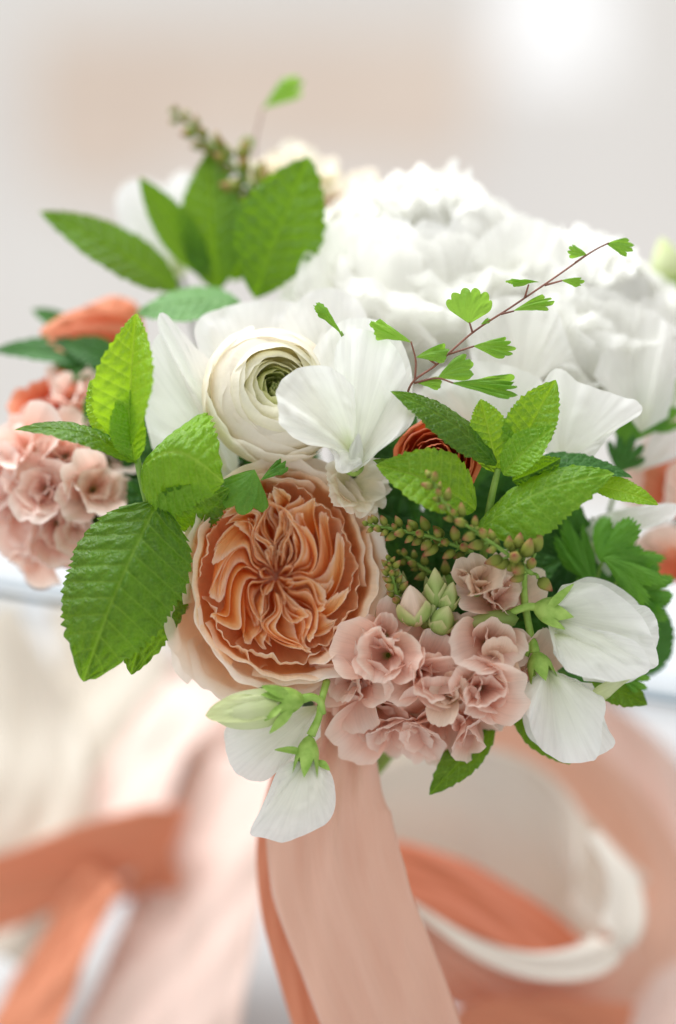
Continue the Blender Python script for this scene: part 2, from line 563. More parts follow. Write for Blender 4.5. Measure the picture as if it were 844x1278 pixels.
def leaf_grid(base, tip, width, nrm, bend=0.0, fold=0.2, twist=0.0, teeth=17, pucker=1.0, nveins=10, nu=45, nv=140, sway=0.0,
              peak=0.42, tooth=0.045, curl=0.0, seed=0):
    base, tip = np.asarray(base, float), np.asarray(tip, float)
    T = tip - base
    L = np.linalg.norm(T)
    T = T / L
    nn = np.asarray(nrm, float)
    nn = unit(nn - T * nn.dot(T))
    B = np.cross(nn, T)
    u = np.linspace(-1, 1, nu)[None, :]
    v = np.linspace(0, 1, nv)[:, None]
    pk = math.log(0.5) / math.log(peak)
    f = np.sin(np.pi * np.clip(v, 0, 1) ** pk) ** 0.78
    f = f * (1 + 0.05 * wob(v * 7, seed))
    au = np.abs(u)
    ph = (v * teeth * (1 + 0.12 * wob(v * 5, seed + 6)) + 0.4 * (u > 0)) % 1.0
    saw = (np.where(ph < 0.72, ph / 0.72, (1 - ph) / 0.28) - 0.5) * (0.75 + 0.6 * wob(v * 23 + (u > 0) * 2, seed + 13))
    half = width / 2 * f
    y = u * half + np.sign(u) * au ** 6 * tooth * width * saw * np.minimum(1, f * 2)
    along = v * L + au ** 6 * 0.35 * tooth * width * saw
    # quilting between the veins
    q = v * nveins - 1.5 * au * (0.6 + 0.4 * (1 - v)) - 0.25 * (u > 0)
    fr = q - np.floor(q)
    vd = np.minimum(fr, 1 - fr)
    ridge = np.sin(np.pi * fr) ** 0.7
    cells = 0.5 + 0.5 * np.sin(au * 19 + 1.3 * np.floor(q) + wob(q * 3, seed + 3) * 1.5)
    mid = np.exp(-(y / (0.018 * width + 0.6)) ** 2)
    pz = pucker * width * 0.033 * (ridge * (0.40 + 0.60 * cells) + 0.25 * wob(v * 40 + u * 9, seed + 7)) * (1 - mid) * np.minimum(1, 4 * f * (1 - au ** 8 * 0.6))
    pz = pz - 0.02 * width * mid * pucker
    edge = 0.018 * width * au ** 3 * wob(v * 26 + (u > 0) * 3, seed + 8) * np.minimum(1, f * 2)
    h = fold * np.abs(y) - curl * (np.abs(y) ** 2) / width + pz + edge
    s = math.pi * v
    z = bend * np.sin(s) + 0 * u
    tw = twist * (v - 0.3)
    cy, sy = np.cos(tw), np.sin(tw)
    yy = y * cy - h * sy
    hh = y * sy + h * cy
    cx = sway * np.sin(s)
    G = base + along[..., None] * T + (yy + cx)[..., None] * B + (hh + z)[..., None] * nn
    vein = np.clip(np.maximum(0.9 * np.exp(-(y / (0.010 * width + 0.45)) ** 2), 0.8 * np.exp(-(vd / 0.045) ** 2) * (1 - 0.5 * au)), 0, 1) + 0 * v
    return G, vein


def fan_grid(base, tip, spread, nrm, lobes=4, depth=0.14, fine=0.0, nu=61, nv=12, cup=0.15, seed=0, flat=0.25, asym=0.0):
    base, tip = np.asarray(base, float), np.asarray(tip, float)
    T = tip - base
    L = np.linalg.norm(T)
    T = T / L
    nn = np.asarray(nrm, float)
    nn = unit(nn - T * nn.dot(T))
    B = np.cross(nn, T)
    a = np.linspace(-1, 1, nu)[None, :]
    v = np.linspace(0, 1, nv)[:, None]
    ang = a * spread + asym * a * a
    lob = np.abs(np.cos(a * lobes * math.pi / 2 + (0 if lobes % 2 else math.pi / 2)))
    r = L * (1 - flat * a * a + 0.05 * wob(a * 5, seed)) * (1 - depth + depth * lob ** 0.6)
    if fine:
        r = r * (1 + fine * (np.abs(((a * 13 + 0.3) % 1.0) - 0.5) - 0.25) * 2)
    vv = v ** 0.8
    x = r * vv * np.cos(ang)
    y = r * vv * np.sin(ang)
    h = L * (cup * (y / L) ** 2 * 2 + 0.08 * wob(a * 6 + v * 3, seed + 1) * v + 0.02 * np.cos(a * lobes * math.pi) * v) - L * 0.12 * vv ** 2
    vein = 0.22 * np.exp(-((np.abs(((a * lobes / 2 + (0.5 if lobes % 2 == 0 else 0)) % 1.0) - 0.5) - 0.5) / 0.05) ** 2) * (1 - 0.7 * v)
    G = base + x[..., None] * T + y[..., None] * B + h[..., None] * nn
    return G, np.clip(vein + 0 * h, 0, 1)


def tube(t, name, pts, rad, mat, parent=None, n=8, m=None):
    P = catmull(pts, m or max(6, 6 * (len(pts) - 1)))
    k = len(P)
    rr = np.interp(np.linspace(0, 1, k), np.linspace(0, 1, len(rad)), rad)
    T = np.gradient(P, axis=0)
    T = T / (np.linalg.norm(T, axis=1, keepdims=True) + 1e-9)
    h = unit(A(0.3, 0.2, 0.9))
    X = np.cross(T, h)
    X = X / (np.linalg.norm(X, axis=1, keepdims=True) + 1e-9)
    Y = np.cross(T, X)
    a = np.linspace(0, 2 * np.pi, n, endpoint=False)
    G = P[:, None] + rr[:, None, None] * (np.cos(a)[None, :, None] * X[:, None] + np.sin(a)[None, :, None] * Y[:, None])
    G = np.concatenate([P[:1, None].repeat(n, 1), G, P[-1:, None].repeat(n, 1)], 0)
    return t.grid(name, G, mat, parent, close_u=True)


def bud(t, name, base, tip, rad, mat, parent=None, n=12, m=12, ridge=0.05, prof=None, seed=0):
    T = unit(np.asarray(tip) - base)
    L = np.linalg.norm(np.asarray(tip) - base)
    fr = frame(T)
    v = np.linspace(0, 1, m)
    if prof is None:
        r = rad * np.sin(np.pi * np.clip(v, 0, 1) ** 0.75) ** 0.75 * (1 - 0.25 * v)
    else:
        r = rad * np.interp(v, np.linspace(0, 1, len(prof)), prof)
    a = np.linspace(0, 2 * np.pi, n, endpoint=False)
    R = r[:, None] * (1 + ridge * np.cos(a * 5 + seed)[None] + 0.04 * wob(a + seed, seed)[None])
    q = np.stack([R * np.cos(a), R * np.sin(a), (v * L)[:, None] + 0 * R], -1)
    return t.grid(name, place(q, base, fr), mat, parent, close_u=True)


def calyx(t, base, axis, rad, length, mat, teeth=5, parent=None, seed=0, flare=0.25, name="calyx"):
    """A green cup with pointed teeth."""
    fr = frame(axis)
    n = teeth * 8
    a = np.linspace(0, 2 * np.pi, n, endpoint=False)
    v = np.linspace(0, 1, 9)[:, None]
    tooth = np.abs(((a * teeth / (2 * np.pi)) % 1.0) - 0.5) * 2
    ln = length * (0.55 + 0.45 * (1 - tooth) ** 0.9)[None]
    z = v * ln
    r = rad * np.sin(np.pi / 2 * np.clip(z / length * 2.2, 0, 1)) ** 0.7 * (1 + flare * (z / length) ** 2)
    q = np.stack([r * np.cos(a), r * np.sin(a), z], -1)
    return t.grid(name, place(q, base, fr), mat, parent, close_u=True)


HAND = pt(405, 1040, -250)


def to_hand(t, start, rad=6, mat=None, k=0, name="stem"):
    r = random.Random(k * 7 + 3)
    h = HAND + A(r.uniform(-22, 22), 0, r.uniform(-22, 22))
    foot = pt(430 + r.uniform(-40, 40), 1540, -320 + r.uniform(-25, 25))
    mid = A((start[0] + h[0]) / 2, (start[1] + h[1]) / 2, min(start[2], h[2]) - 60)
    s2 = start * 0.82 + mid * 0.18
    s2[2] = min(start[2] - 70, mid[2] + 40)
    return tube(t, name, [start, s2, mid, h, foot], [rad, rad, rad, rad, rad], mat or M['stem_dark'])


# ------------------------------------------------------------------ setting
def solid_box(name, corners8, mat, label, kind=None, category=None, parent=None):
    me = bpy.data.meshes.new(name)
    f = [(0, 1, 2, 3), (7, 6, 5, 4), (0, 4, 5, 1), (1, 5, 6, 2), (2, 6, 7, 3), (3, 7, 4, 0)]
    me.from_pydata([tuple(c) for c in corners8], [], f)
    me.update()
    me.materials.append(mat)
    o = bpy.data.objects.new(name, me)
    col.objects.link(o)
    if parent is not None:
        o.parent = parent
        return o
    o["label"] = label
    if kind:
        o["kind"] = kind
    if category:
        o["category"] = category
    b = o.modifiers.new("soft_edge", 'BEVEL')
    b.width = 0.002
    b.segments = 2
    return o


TABLE_Z = -0.32


def on_plane(px, py, zt=TABLE_Z):
    d = to_world(pt(px, py, 0)) - np.array(cam.location)
    k = (zt - cam.location.z) / d[2]
    return np.array(cam.location) + d * k


eL, eR = on_plane(-200, 712), on_plane(1050, 905)
along = unit(eR - eL)
back = np.array([-along[1], along[0], 0])
eL, eR = eL - along * 0.5, eR + along * 0.5


def slab(name, o0, o1, d0, d1, z0, z1, mat, label, kind=None, category=None, parent=None):
    """A long board parallel to the table's far edge, from d0 to d1 behind that edge."""
    up = lambda p, z: np.array([p[0], p[1], z])
    a, b, c, d = o0 + back * d0, o1 + back * d0, o1 + back * d1, o0 + back * d1
    lo = [up(x, z0) for x in (d, c, b, a)]
    hi = [up(x, z1) for x in (d, c, b, a)]
    return solid_box(name, [*lo, *hi], mat, label, kind, category, parent)


slab("table", eL, eR, -1.3, 0.0, TABLE_Z - 0.03, TABLE_Z, M['table'], "white painted table top under the ribbons", None, "table")
slab("window_sill", eL, eR, 0.060, 0.55, TABLE_Z - 0.04, TABLE_Z - 0.005, M['sill'], "white window sill behind the table", "structure")
slab("metal_strip", eL, eR, 0.0005, 0.0595, TABLE_Z - 0.05, TABLE_Z - 0.004, M['dark_trim'], "blue grey metal strip between table and sill", "structure")

t = Thing("metal_rail", "thin blue grey metal rail running level behind the bouquet", "rail", pt(420, 806, -560))
tube(t, "bar", [pt(-220, 697, -560), pt(420, 806, -560), pt(1060, 915, -560)], [6.5, 6.5, 6.5], M['dark_trim'], n=12)
tube(t, "bracket", [pt(-215, 698, -560), pt(-215, 760, -620), pt(-215, 1400, -620)], [6, 6, 6], M['dark_trim'], n=10)
tube(t, "bracket", [pt(1055, 914, -560), pt(1055, 960, -620), pt(1055, 1400, -620)], [6, 6, 6], M['dark_trim'], n=10)
WY = 4.2


def wall_pt(px, py, y=WY):
    d = to_world(pt(px, py, 0)) - np.array(cam.location)
    k = (y - cam.location.y) / d[1]
    return np.array(cam.location) + d * k


def wall_box(name, x0, y0, x1, y1, yfront, depth, mat, label, kind="structure", parent=None):
    a, b = wall_pt(x0, y0, yfront), wall_pt(x1, y1, yfront)
    lo = [(a[0], yfront, b[2]), (a[0], yfront + depth, b[2]), (b[0], yfront + depth, b[2]), (b[0], yfront, b[2])]
    hi = [(x, y, a[2]) for x, y, _ in lo]
    return solid_box(name, [*lo[::-1], *hi[::-1]], mat, label, kind, parent=parent)


wall_box("wall", -1500, -900, 2400, 1500, WY, 0.1, M['wall'], "pale grey plastered wall far behind the bouquet")
wall_box("brick_panel", 40, 40, 590, 205, WY - 0.02, 0.015, M['brick'], "peach brick panel set on the far wall")
wall_box("brick_pier", 60, 90, 190, 240, WY - 0.045, 0.02, M['brick'], "peach brick pier on the far wall beside the panel")
wall_box("window_pane", 630, -80, 758, 96, WY - 0.03, 0.02, M['pane'], "blown-out bright daylight window pane in the far wall")

# ------------------------------------------------------------------ garden rose
C = pt(348, 716, -6)
t = Thing("garden_rose", "large peach garden rose with a quartered apricot heart, beside the mint", "flower", C)
fr = frame((0.10, 0.10, 1.0))
RS = 1.0
# quartered heart: nested folded petals
nh = 26
def warp(r, ang):
    x, y = r * np.cos(ang), r * np.sin(ang)
    k = np.clip(r / 40, 0, 1)
    a2 = ang + k * (0.20 * np.sin(r / 15.0 + 2 * np.sin(ang * 2 + 1) + 1.0) + 0.12 * np.sin(r / 8.5 + ang * 4) + 0.04 * np.sin(r / 5.0 - ang * 5 + 2)) + 0.60 * (r / 90) + 0.30 * np.sin(2 * ang + 0.6) * k + 0.25 * np.sin(ang + 2.2) * k
    return a2
def fold_petal(f0, w, Rin, Rout, zoff, lean, sd, nu=60, nv=11, deep=32):
    s = np.linspace(-1, 1, nu)[None, :]
    v = np.linspace(0, 1, nv)[:, None]
    cs = np.cos(np.pi / 2 * s * 0.98)
    r = Rin + (Rout - Rin) * cs ** 0.55
    ang = f0 + w * np.sin(np.pi / 2 * s) * (0.55 + 0.45 * v) * (1 + 0.25 * wob(s * 4, sd)) - lean * (1 - v)
    r = r * (0.86 + 0.14 * v) + 2.5 * v ** 2 * wob(s * 11, sd + 2) * np.clip(r / 60, 0, 1)
    a2 = warp(r, ang)
    lip = smooth((v - 0.72) / 0.28)
    r = r + 3.0 * lip * cs ** 2
    a2 = a2 + lip * 0.05 * np.sin(np.pi / 2 * s)
    bowl = -40 + 42 * np.clip(r / 92, 0, 1.2) ** 1.3
    z = bowl - deep * (1 - v) + 6.0 * wob(s * 7 + 1.3, sd + 4) * (0.3 + 0.7 * v) + zoff
    return np.stack([r * np.cos(a2), r * np.sin(a2) * 1.16, z], -1)
for i in range(nh):
    r_ = random.Random(i * 7 + 5)
    f0 = i * 2 * math.pi / nh + r_.uniform(-.06, .06)
    Ro = 96 * r_.uniform(0.72, 1.0)
    lean = r_.uniform(0.05, 0.28)
    q = fold_petal(f0, r_.uniform(0.07, 0.17), r_.uniform(3, 16), Ro, r_.uniform(-9, 5), lean, i * 17)
    t.grid("inner_petal", place(q, C, fr), M['rose_in'])
    if i % 2 == 0:
        q = fold_petal(f0 + 0.02, 0.05, r_.uniform(16, 34), Ro * r_.uniform(.7, .9), r_.uniform(-12, -2), lean, i * 17 + 3)
        t.grid("inner_petal", place(q, C, fr), M['rose_in'])
for i, (f0, w, a, b) in enumerate(((0.1, 0.34, 4, 60), (1.25, 0.30, 4, 66), (2.2, 0.22, 5, 58), (3.6, 0.26, 4, 52), (4.8, 0.28, 4, 56), (5.6, 0.24, 5, 66))):
    q = fold_petal(f0, w, a, b, 3, 0.1, 700 + i)
    t.grid("inner_petal", place(q, C, fr), M['rose_in'])
bud(t, "receptacle", place(A(0, 0, -122), C, fr), place(A(0, 0, -74), C, fr), 84, M['rose_in'], n=24, prof=[0.2, 0.7, 1.0, 1.0, 0.95, 0.8, 0.55, 0.3, 0.0])
# small eye at the heart
for i in range(7):
    q = fold_petal(i * 0.9 + 0.2, 0.30, 1.5, 20 + 5 * (i % 3), 3 - 2 * (i % 2), 0.3, 860 + i, 40)
    t.grid("inner_petal", place(q, C, fr), M['rose_in'])
# cup petals
EL = A(1.0, 1.13, 1.0)
def cupring(n, off, dphi, ctrl, mat, ruf, rf, sp, rnd, name, lip=0.0, sel=None, notch=0.03, seed=0, stretch=None, shift=0):
    for i in range(n):
        sd = seed + i * 13
        r_ = random.Random(sd)
        ph = off + i * 2 * np.pi / n + r_.uniform(-.1, .1)
        c2 = [(r * (1 + r_.uniform(-.025, .025)), z + r_.uniform(-3, 3)) for r, z in ctrl]
        q = rpetal(ph, dphi, c2, 35, 20, ruf, rf, sp, rnd, notch * r_.random(), 0.025, lip, sd)
        q = q * EL + shift
        if stretch is not None:
            q = stretch(q)
        t.grid(name, place(q, C, fr), mat)
cupring(7, 0.3, 0.60, [(10, -98), (58, -86), (90, -46), (97, -12), (95, 6)], M['rose_cup'], 8, 6, 6, 0.22, "cup_petal", 0, seed=100, notch=0.08)
cupring(5, 0.8, 0.84, [(10, -102), (64, -90), (100, -50), (108, -8), (108, 12)], M['rose_cup'], 6, 5, 7, 0.20, "cup_petal", 6, seed=200, shift=A(4, 0, 0))
cupring(5, 0.1, 0.86, [(10, -104), (70, -94), (108, -54), (117, -12), (119, 10)], M['rose_out'], 6, 4.5, 7, 0.22, "cup_petal", 9, seed=300, shift=A(9, 0, 0))
def lowleft(q):
    d = np.clip((-0.75 * q[..., 0] - 0.66 * q[..., 1]) / 110, 0, 1.5)
    q = q.copy()
    q[..., 0] -= 16 * d ** 2
    q[..., 1] -= 16 * d ** 2
    q[..., 2] -= 10 * d ** 2
    return q
cupring(5, 0.7, 0.80, [(10, -106), (70, -97), (112, -60), (121, -26), (127, -6)], M['rose_out'], 5, 3.2, 6, 0.26, "guard_petal", 6, seed=400, stretch=lowleft, shift=A(7, 0, 0))
for i, (ph, zz) in enumerate(((3.75, -30), (4.35, -26), (3.2, -34))):
    q = rpetal(ph, 0.55, [(12, -110), (74, -104), (118, -76), (138, -44), (152, zz)], 35, 20, 5, 3.2, 5, 0.30, 0.03, 0.03, 4, 900 + i) * EL
    t.grid("guard_petal", place(q, C, fr), M['rose_out'])
to_hand(t, C + A(0, 0, -100), 8, k=1)

# ------------------------------------------------------------------ cream ranunculus
C = pt(346, 484, -22)
t = Thing("cream_ranunculus", "cream ranunculus with tightly wrapped petals and a green centre above the peach rose", "flower", C)
fr = frame((0.16, 0.26, 1.0))
nring = 10
for ring in range(nring):
    x = ring / (nring - 1)
    n = 3
    rad = 11 + 65 * x
    rim = rad * (0.80 + 0.06 * math.sin(ring * 2.1))
    ztop = 8 + 22 * min(1, x / 0.7) - 14 * max(0, x - 0.7) / 0.3
    for i in range(n):
        sd = 500 + ring * 17 + i * 5
        r_ = random.Random(sd)
        ph = ring * 1.3 + i * 2 * np.pi / n + r_.uniform(-.25, .25)
        k_ = r_.uniform(0.95, 1.04)
        ctrl = [(6, -78), (rad * 0.72, -66), (rad * 1.06 * k_, -26), (rad * 1.06 * k_, ztop - 16), (rim * k_, ztop + r_.uniform(-4, 4))]
        mat = M['ran_green'] if ring < 3 else (M['ran'] if ring < 7 else M['ran_outer'])
        q = rpetal(ph, 2 * np.pi / n * 0.74, ctrl, 35, 20, 2.2, 3, 3.6, 0.26, 0.03 * r_.random(), 0.02, 0.0, sd)
        t.grid("petal", place(q, C, fr), mat)
for i, ph in enumerate((3.6, 4.5, 5.4, 2.7)):
    q = rpetal(ph, 0.85, [(8, -80), (62, -74), (88, -42), (91, -12), (84, 8)], 35, 18, 3.5, 3, 3, 0.28, 0.03, 0.03, 2, 640 + i)
    t.grid("petal", place(q, C, fr), M['ran_outer'])
for i in range(16):
    r_ = random.Random(i + 40)
    a, rr = i * 2.4, 2.2 * math.sqrt(i)
    b = A(rr * math.cos(a) * 0.8, rr * math.sin(a) * 0.8, -8)
    bud(t, "heart_bead", place(b, C, fr), place(b + A(rr * .15 * math.cos(a), rr * .15 * math.sin(a), 14 - rr * .3), C, fr), 3.0, M['bud_green'], n=8, m=7)
to_hand(t, C + A(0, 0, -74), 7, k=2)

# ------------------------------------------------------------------ white peonies
def peony(name, label, centre, R, axis, seed):
    t = Thing(name, label, "flower", centre, "white peonies at the back of the bouquet")
    fr = frame(axis, seed * 0.7)
    rims = [0.30, 0.46, 0.62, 0.80, 0.98, 1.18, 1.38, 1.58, 1.78]
    for ring, th in enumerate(rims):
        x = ring / (len(rims) - 1)
        n = 4 + (ring > 1) + (ring > 4)
        for i in range(n):
            sd = seed * 1000 + ring * 37 + i * 5
            r_ = random.Random(sd)
            Rk = R * (0.86 + 0.15 * x + r_.uniform(-.03, .05))
            tr = max(0.2, th + r_.uniform(-.16, .16))
            th_ = np.linspace(2.6, tr, 9)
            ctrl = [(Rk * math.sin(a) * (0.55 + 0.45 * smooth((2.6 - a) / 1.2)), Rk * math.cos(a) * 0.92) for a in th_]
            q = rpetal(r_.uniform(-.3, .3) + ring * 1.9 + i * 2 * np.pi / n, (1.25 if ring < 2 else 2 * np.pi / n * 0.72), ctrl, 41, 22, R * 0.10 * min(1, 1.3 * math.sin(tr)), 3.6, R * 0.035, 0.15, 0.12 * r_.random(), 0.03, R * r_.uniform(0.02, 0.16), sd)
            t.grid("petal", place(q, centre, fr), M['peony'])
    for i in range(14):
        r_ = random.Random(seed * 50 + i)
        q = spetal(R * r_.uniform(0.9, 1.08), R * 0.7, 23, 16, 0.25, 0.7, 0.3, (1.05 + r_.uniform(-.15, .4), r_.uniform(0, .5), 0), 0.9, R * 0.07, 5.5, seed * 90 + i, 0.1, 0.06)
        t.grid("petal", place(rotz(q, i * 2.4), centre, fr), M['peony'])
    return t


t = peony("white_peony", "big fluffy white peony standing highest behind the fern sprig", pt(524, 360, -280), 166, (-0.05, 0.86, 0.50), 3)
to_hand(t, pt(520, 420, -260), 8, k=3)
t = peony("white_peony", "white peony beside the taller one, its petals under the fern tip", pt(722, 412, -260), 140, (0.25, 0.80, 0.55), 5)
# broad loose petals in front of the second peony
for i, (b, pts, bl, fo) in enumerate([
    ((700, 575, -70), [(662, 545, -50), (668, 500, -40), (690, 462, -30), (720, 478, -25), (752, 488, -25), (782, 492, -22), (801, 503, -14), (799, 518, -8), (780, 530, -12), (760, 546, -25), (740, 572, -40)], 10, 5),
    ((610, 560, -70), [(520, 540, -50), (530, 480, -60), (570, 452, -70), (630, 455, -70), (680, 480, -60), (690, 540, -60)], 14, 6),
    ((620, 420, -200), [(570, 380, -140), (590, 310, -150), (630, 275, -170), (690, 280, -180), (715, 330, -170), (690, 390, -150)], 18, 8),
    ((420, 420, -190), [(372, 400, -160), (368, 350, -160), (392, 300, -170), (430, 270, -180), (470, 300, -170), (470, 380, -160)], 16, 8),
    ((640, 500, -120), [(590, 460, -90), (585, 400, -100), (630, 370, -110), (690, 385, -110), (715, 440, -100)], 14, 6),
    ((800, 540, -130), [(740, 470, -120), (770, 400, -140), (820, 390, -150), (845, 450, -140), (835, 520, -130)], 14, 6),
]):
    t.grid("petal", opetal(pt(*b), [pt(*p) for p in pts], bl, 9, 7, fo, 1.5, seed=700 + i), M['peony'])
to_hand(t, pt(700, 480, -250), 8, k=4)

# ------------------------------------------------------------------ white flower with pointed petals behind the ranunculus
t = Thing("white_tulip_flower", "white flower with pointed petals tucked behind the cream ranunculus", "flower", pt(300, 560, -70))
for i, (b, pts, bl, fo) in enumerate([
    ((285, 590, -75), [(190, 560, -60), (178, 505, -50), (184, 455, -48), (196, 418, -46), (208, 428, -46), (222, 455, -50), (258, 500, -55)], 8, 4),
    ((290, 560, -70), [(216, 470, -55), (200, 420, -48), (197, 396, -44), (206, 391, -44), (226, 412, -48), (250, 438, -56), (285, 470, -66)], 9, 4),
    ((330, 520, -90), [(252, 450, -90), (244, 405, -95), (275, 385, -100), (330, 374, -105), (375, 380, -105), (415, 420, -95)], 14, 5),
    ((420, 500, -100), [(350, 440, -90), (352, 400, -95), (392, 362, -100), (440, 368, -100), (470, 420, -90)], 12, 4),
    ((300, 600, -95), [(200, 590, -90), (190, 540, -85), (210, 480, -80), (250, 470, -80), (290, 500, -80)], 8, 4),
]):
    t.grid("petal", opetal(pt(*b), [pt(*p) for p in pts], bl, 2.5, 3, fo, 1.2, seed=720 + i, jag=0.6), M['white'])
to_hand(t, pt(300, 580, -90), 6, k=5)


# ------------------------------------------------------------------ sweet peas
def petal_o(t, b, pts, bl, fo=3.0, seed=0, mat='pea', ruf=2.5, rf=4.0, nf=1.5, parent=None, name="petal", jag=0.8, nu=55, nv=26):
    return t.grid(name, opetal(pt(*b), [pt(*p) for p in pts], bl, ruf, rf, fo, nf, nu, nv, seed, jag), M[mat], parent)


PEAS = "white sweet pea blossoms"
t = Thing("sweet_pea", "white sweet pea with two rounded lobes leaning on the cream ranunculus", "flower", pt(432, 575, 10), PEAS)
petal_o(t, (438, 566, 20), [(452, 580, 22), (428, 590, 28), (410, 560, 36), (378, 552, 40), (350, 530, 42), (342, 503, 42), (352, 476, 40), (382, 457, 36), (408, 459, 34), (432, 476, 28), (450, 500, 24)], 16, 10, 731, ruf=10, rf=9, nf=2.2)
petal_o(t, (440, 590, 8), [(428, 560, 20), (420, 500, 20), (417, 450, 14), (424, 424, 10), (446, 411, 8), (480, 420, 8), (500, 445, 10), (508, 475, 14), (520, 515, 20), (505, 540, 22), (478, 558, 24), (455, 580, 18)], 14, 11, 732, ruf=10, rf=9, nf=2.2)
petal_o(t, (430, 575, -5), [(380, 520, 0), (385, 450, -20), (430, 400, -30), (490, 410, -20), (515, 480, -5), (490, 550, 0)], 12, 5, 733)
bud(t, "keel", pt(440, 590, 12), pt(448, 540, 34), 12, M['pea'])
calyx(t, pt(442, 592, -30), (-0.05, 0.6, 0.7), 13, 34, M['sepal'])
to_hand(t, pt(442, 592, -30), 4, k=6)

t = Thing("sweet_pea", "larger white sweet pea blossom on a pale green calyx, above another", "flower", pt(650, 765, 5), PEAS)
petal_o(t, (682, 768, 8), [(700, 735, 0), (706, 729, 6), (745, 728, 16), (775, 745, 18), (802, 770, 14), (816, 800, 8), (822, 830, 4), (806, 838, 10), (785, 846, 18), (755, 850, 30), (722, 838, 34), (698, 826, 30), (690, 800, 18)], 18, 12, 741, ruf=9, rf=9, nf=2.3)
petal_o(t, (688, 790, 18), [(692, 812, 30), (706, 834, 40), (730, 846, 46), (760, 852, 44), (790, 848, 34), (812, 834, 22), (800, 806, 22), (770, 790, 24), (730, 782, 22)], 12, 5, 745, ruf=5, rf=7)
petal_o(t, (740, 790, -6), [(760, 752, -4), (790, 754, -6), (812, 760, -8), (822, 785, -8), (815, 815, -4), (780, 830, 0)], 10, 3, 742)
petal_o(t, (700, 780, -10), [(700, 735, -14), (740, 720, -20), (790, 745, -24), (815, 800, -20), (790, 850, -12), (730, 850, 0)], 12, 3, 743)
petal_o(t, (800, 838, 0), [(790, 842, 4), (760, 868, 8), (748, 880, 8), (740, 862, 4), (760, 848, 0)], 4, 1, 744, 'bud_white')
tube(t, "stalk", [pt(600, 780, -10), pt(630, 768, 4), pt(662, 757, 8), pt(690, 766, 8)], [4, 4.5, 5, 7], M['sepal'])
calyx(t, pt(664, 757, 8), (0.95, -0.22, 0.1), 17, 54, M['sepal'], seed=3)
for i, (b, e) in enumerate((((682, 762, 22), (717, 728, 30)), ((676, 772, 20), (706, 786, 30)))):
    G, ve = leaf_grid(pt(*b), pt(*e), 11, (0, .3, 1), 4, 0.3, teeth=1, pucker=0, nu=9, nv=20, tooth=0)
    t.grid("sepal", G, M['sepal'])
to_hand(t, pt(600, 780, -10), 4, k=7)

t = Thing("sweet_pea", "drooping white sweet pea blossom hanging below the larger one by the pink stock", "flower", pt(672, 830, 0), PEAS)
petal_o(t, (682, 835, 0), [(664, 846, 10), (646, 860, 14), (638, 874, 16), (655, 892, 18), (664, 915, 22), (680, 936, 24), (705, 950, 20), (732, 952, 16), (746, 944, 16), (752, 905, 20), (756, 880, 14), (745, 862, 6), (720, 846, 4)], 16, 12, 751, ruf=10, rf=9, nf=2.4)
petal_o(t, (705, 850, -10), [(690, 900, -4), (720, 938, 4), (745, 944, 8), (768, 928, 2), (757, 905, -4), (748, 875, -8), (740, 852, -10)], 8, 5, 752, ruf=3, nf=2)
petal_o(t, (690, 840, -14), [(650, 870, -16), (660, 920, -16), (710, 946, -16), (750, 900, -18)], 6, 3, 753)
calyx(t, pt(668, 812, 0), (0.25, -0.92, 0.25), 15, 44, M['sepal'], seed=5)
tube(t, "stalk", [pt(640, 835, -20), pt(655, 822, -5), pt(664, 800, 0), pt(668, 814, 0)], [4, 4, 5, 7], M['sepal'])
tube(t, "stalk", [pt(655, 690, -50), pt(654, 740, -20), pt(662, 790, -4), pt(668, 814, 0)], [5, 5, 5, 6], M['sepal'])
to_hand(t, pt(640, 835, -20), 4, k=8)

t = Thing("sweet_pea", "white sweet pea hanging straight down from a curved green stalk below the rose", "flower", pt(395, 905, 20), PEAS)
petal_o(t, (382, 948, 20), [(362, 950, 16), (346, 962, 14), (336, 985, 20), (326, 1010, 24), (312, 1040, 22), (332, 1047, 24), (352, 1052, 28), (380, 1042, 30), (405, 1030, 24), (417, 1012, 16), (418, 985, 12), (412, 962, 10), (398, 950, 14)], 20, 4, 761, ruf=2, rf=3)
petal_o(t, (382, 950, 2), [(350, 960, 6), (326, 1010, 0), (316, 1040, 4), (355, 1046, 0), (405, 1026, -4), (414, 970, 0)], -14, 2, 762)
calyx(t, pt(387, 916, 16), (-0.12, -0.95, 0.25), 14, 58, M['sepal'], seed=2)
for i, (b, e) in enumerate((((382, 940, 26), (342, 936, 30)), ((395, 950, 20), (412, 962, 22)))):
    G, ve = leaf_grid(pt(*b), pt(*e), 10, (0, .6, 1), 3, 0.3, teeth=1, pucker=0, nu=9, nv=20, tooth=0)
    t.grid("sepal", G, M['sepal'])
tube(t, "stalk", [pt(408, 850, -10), pt(402, 872, 8), pt(398, 895, 16), pt(388, 918, 17)], [5, 4.5, 4.5, 6], M['sepal'])
to_hand(t, pt(408, 850, -12), 4, k=9)

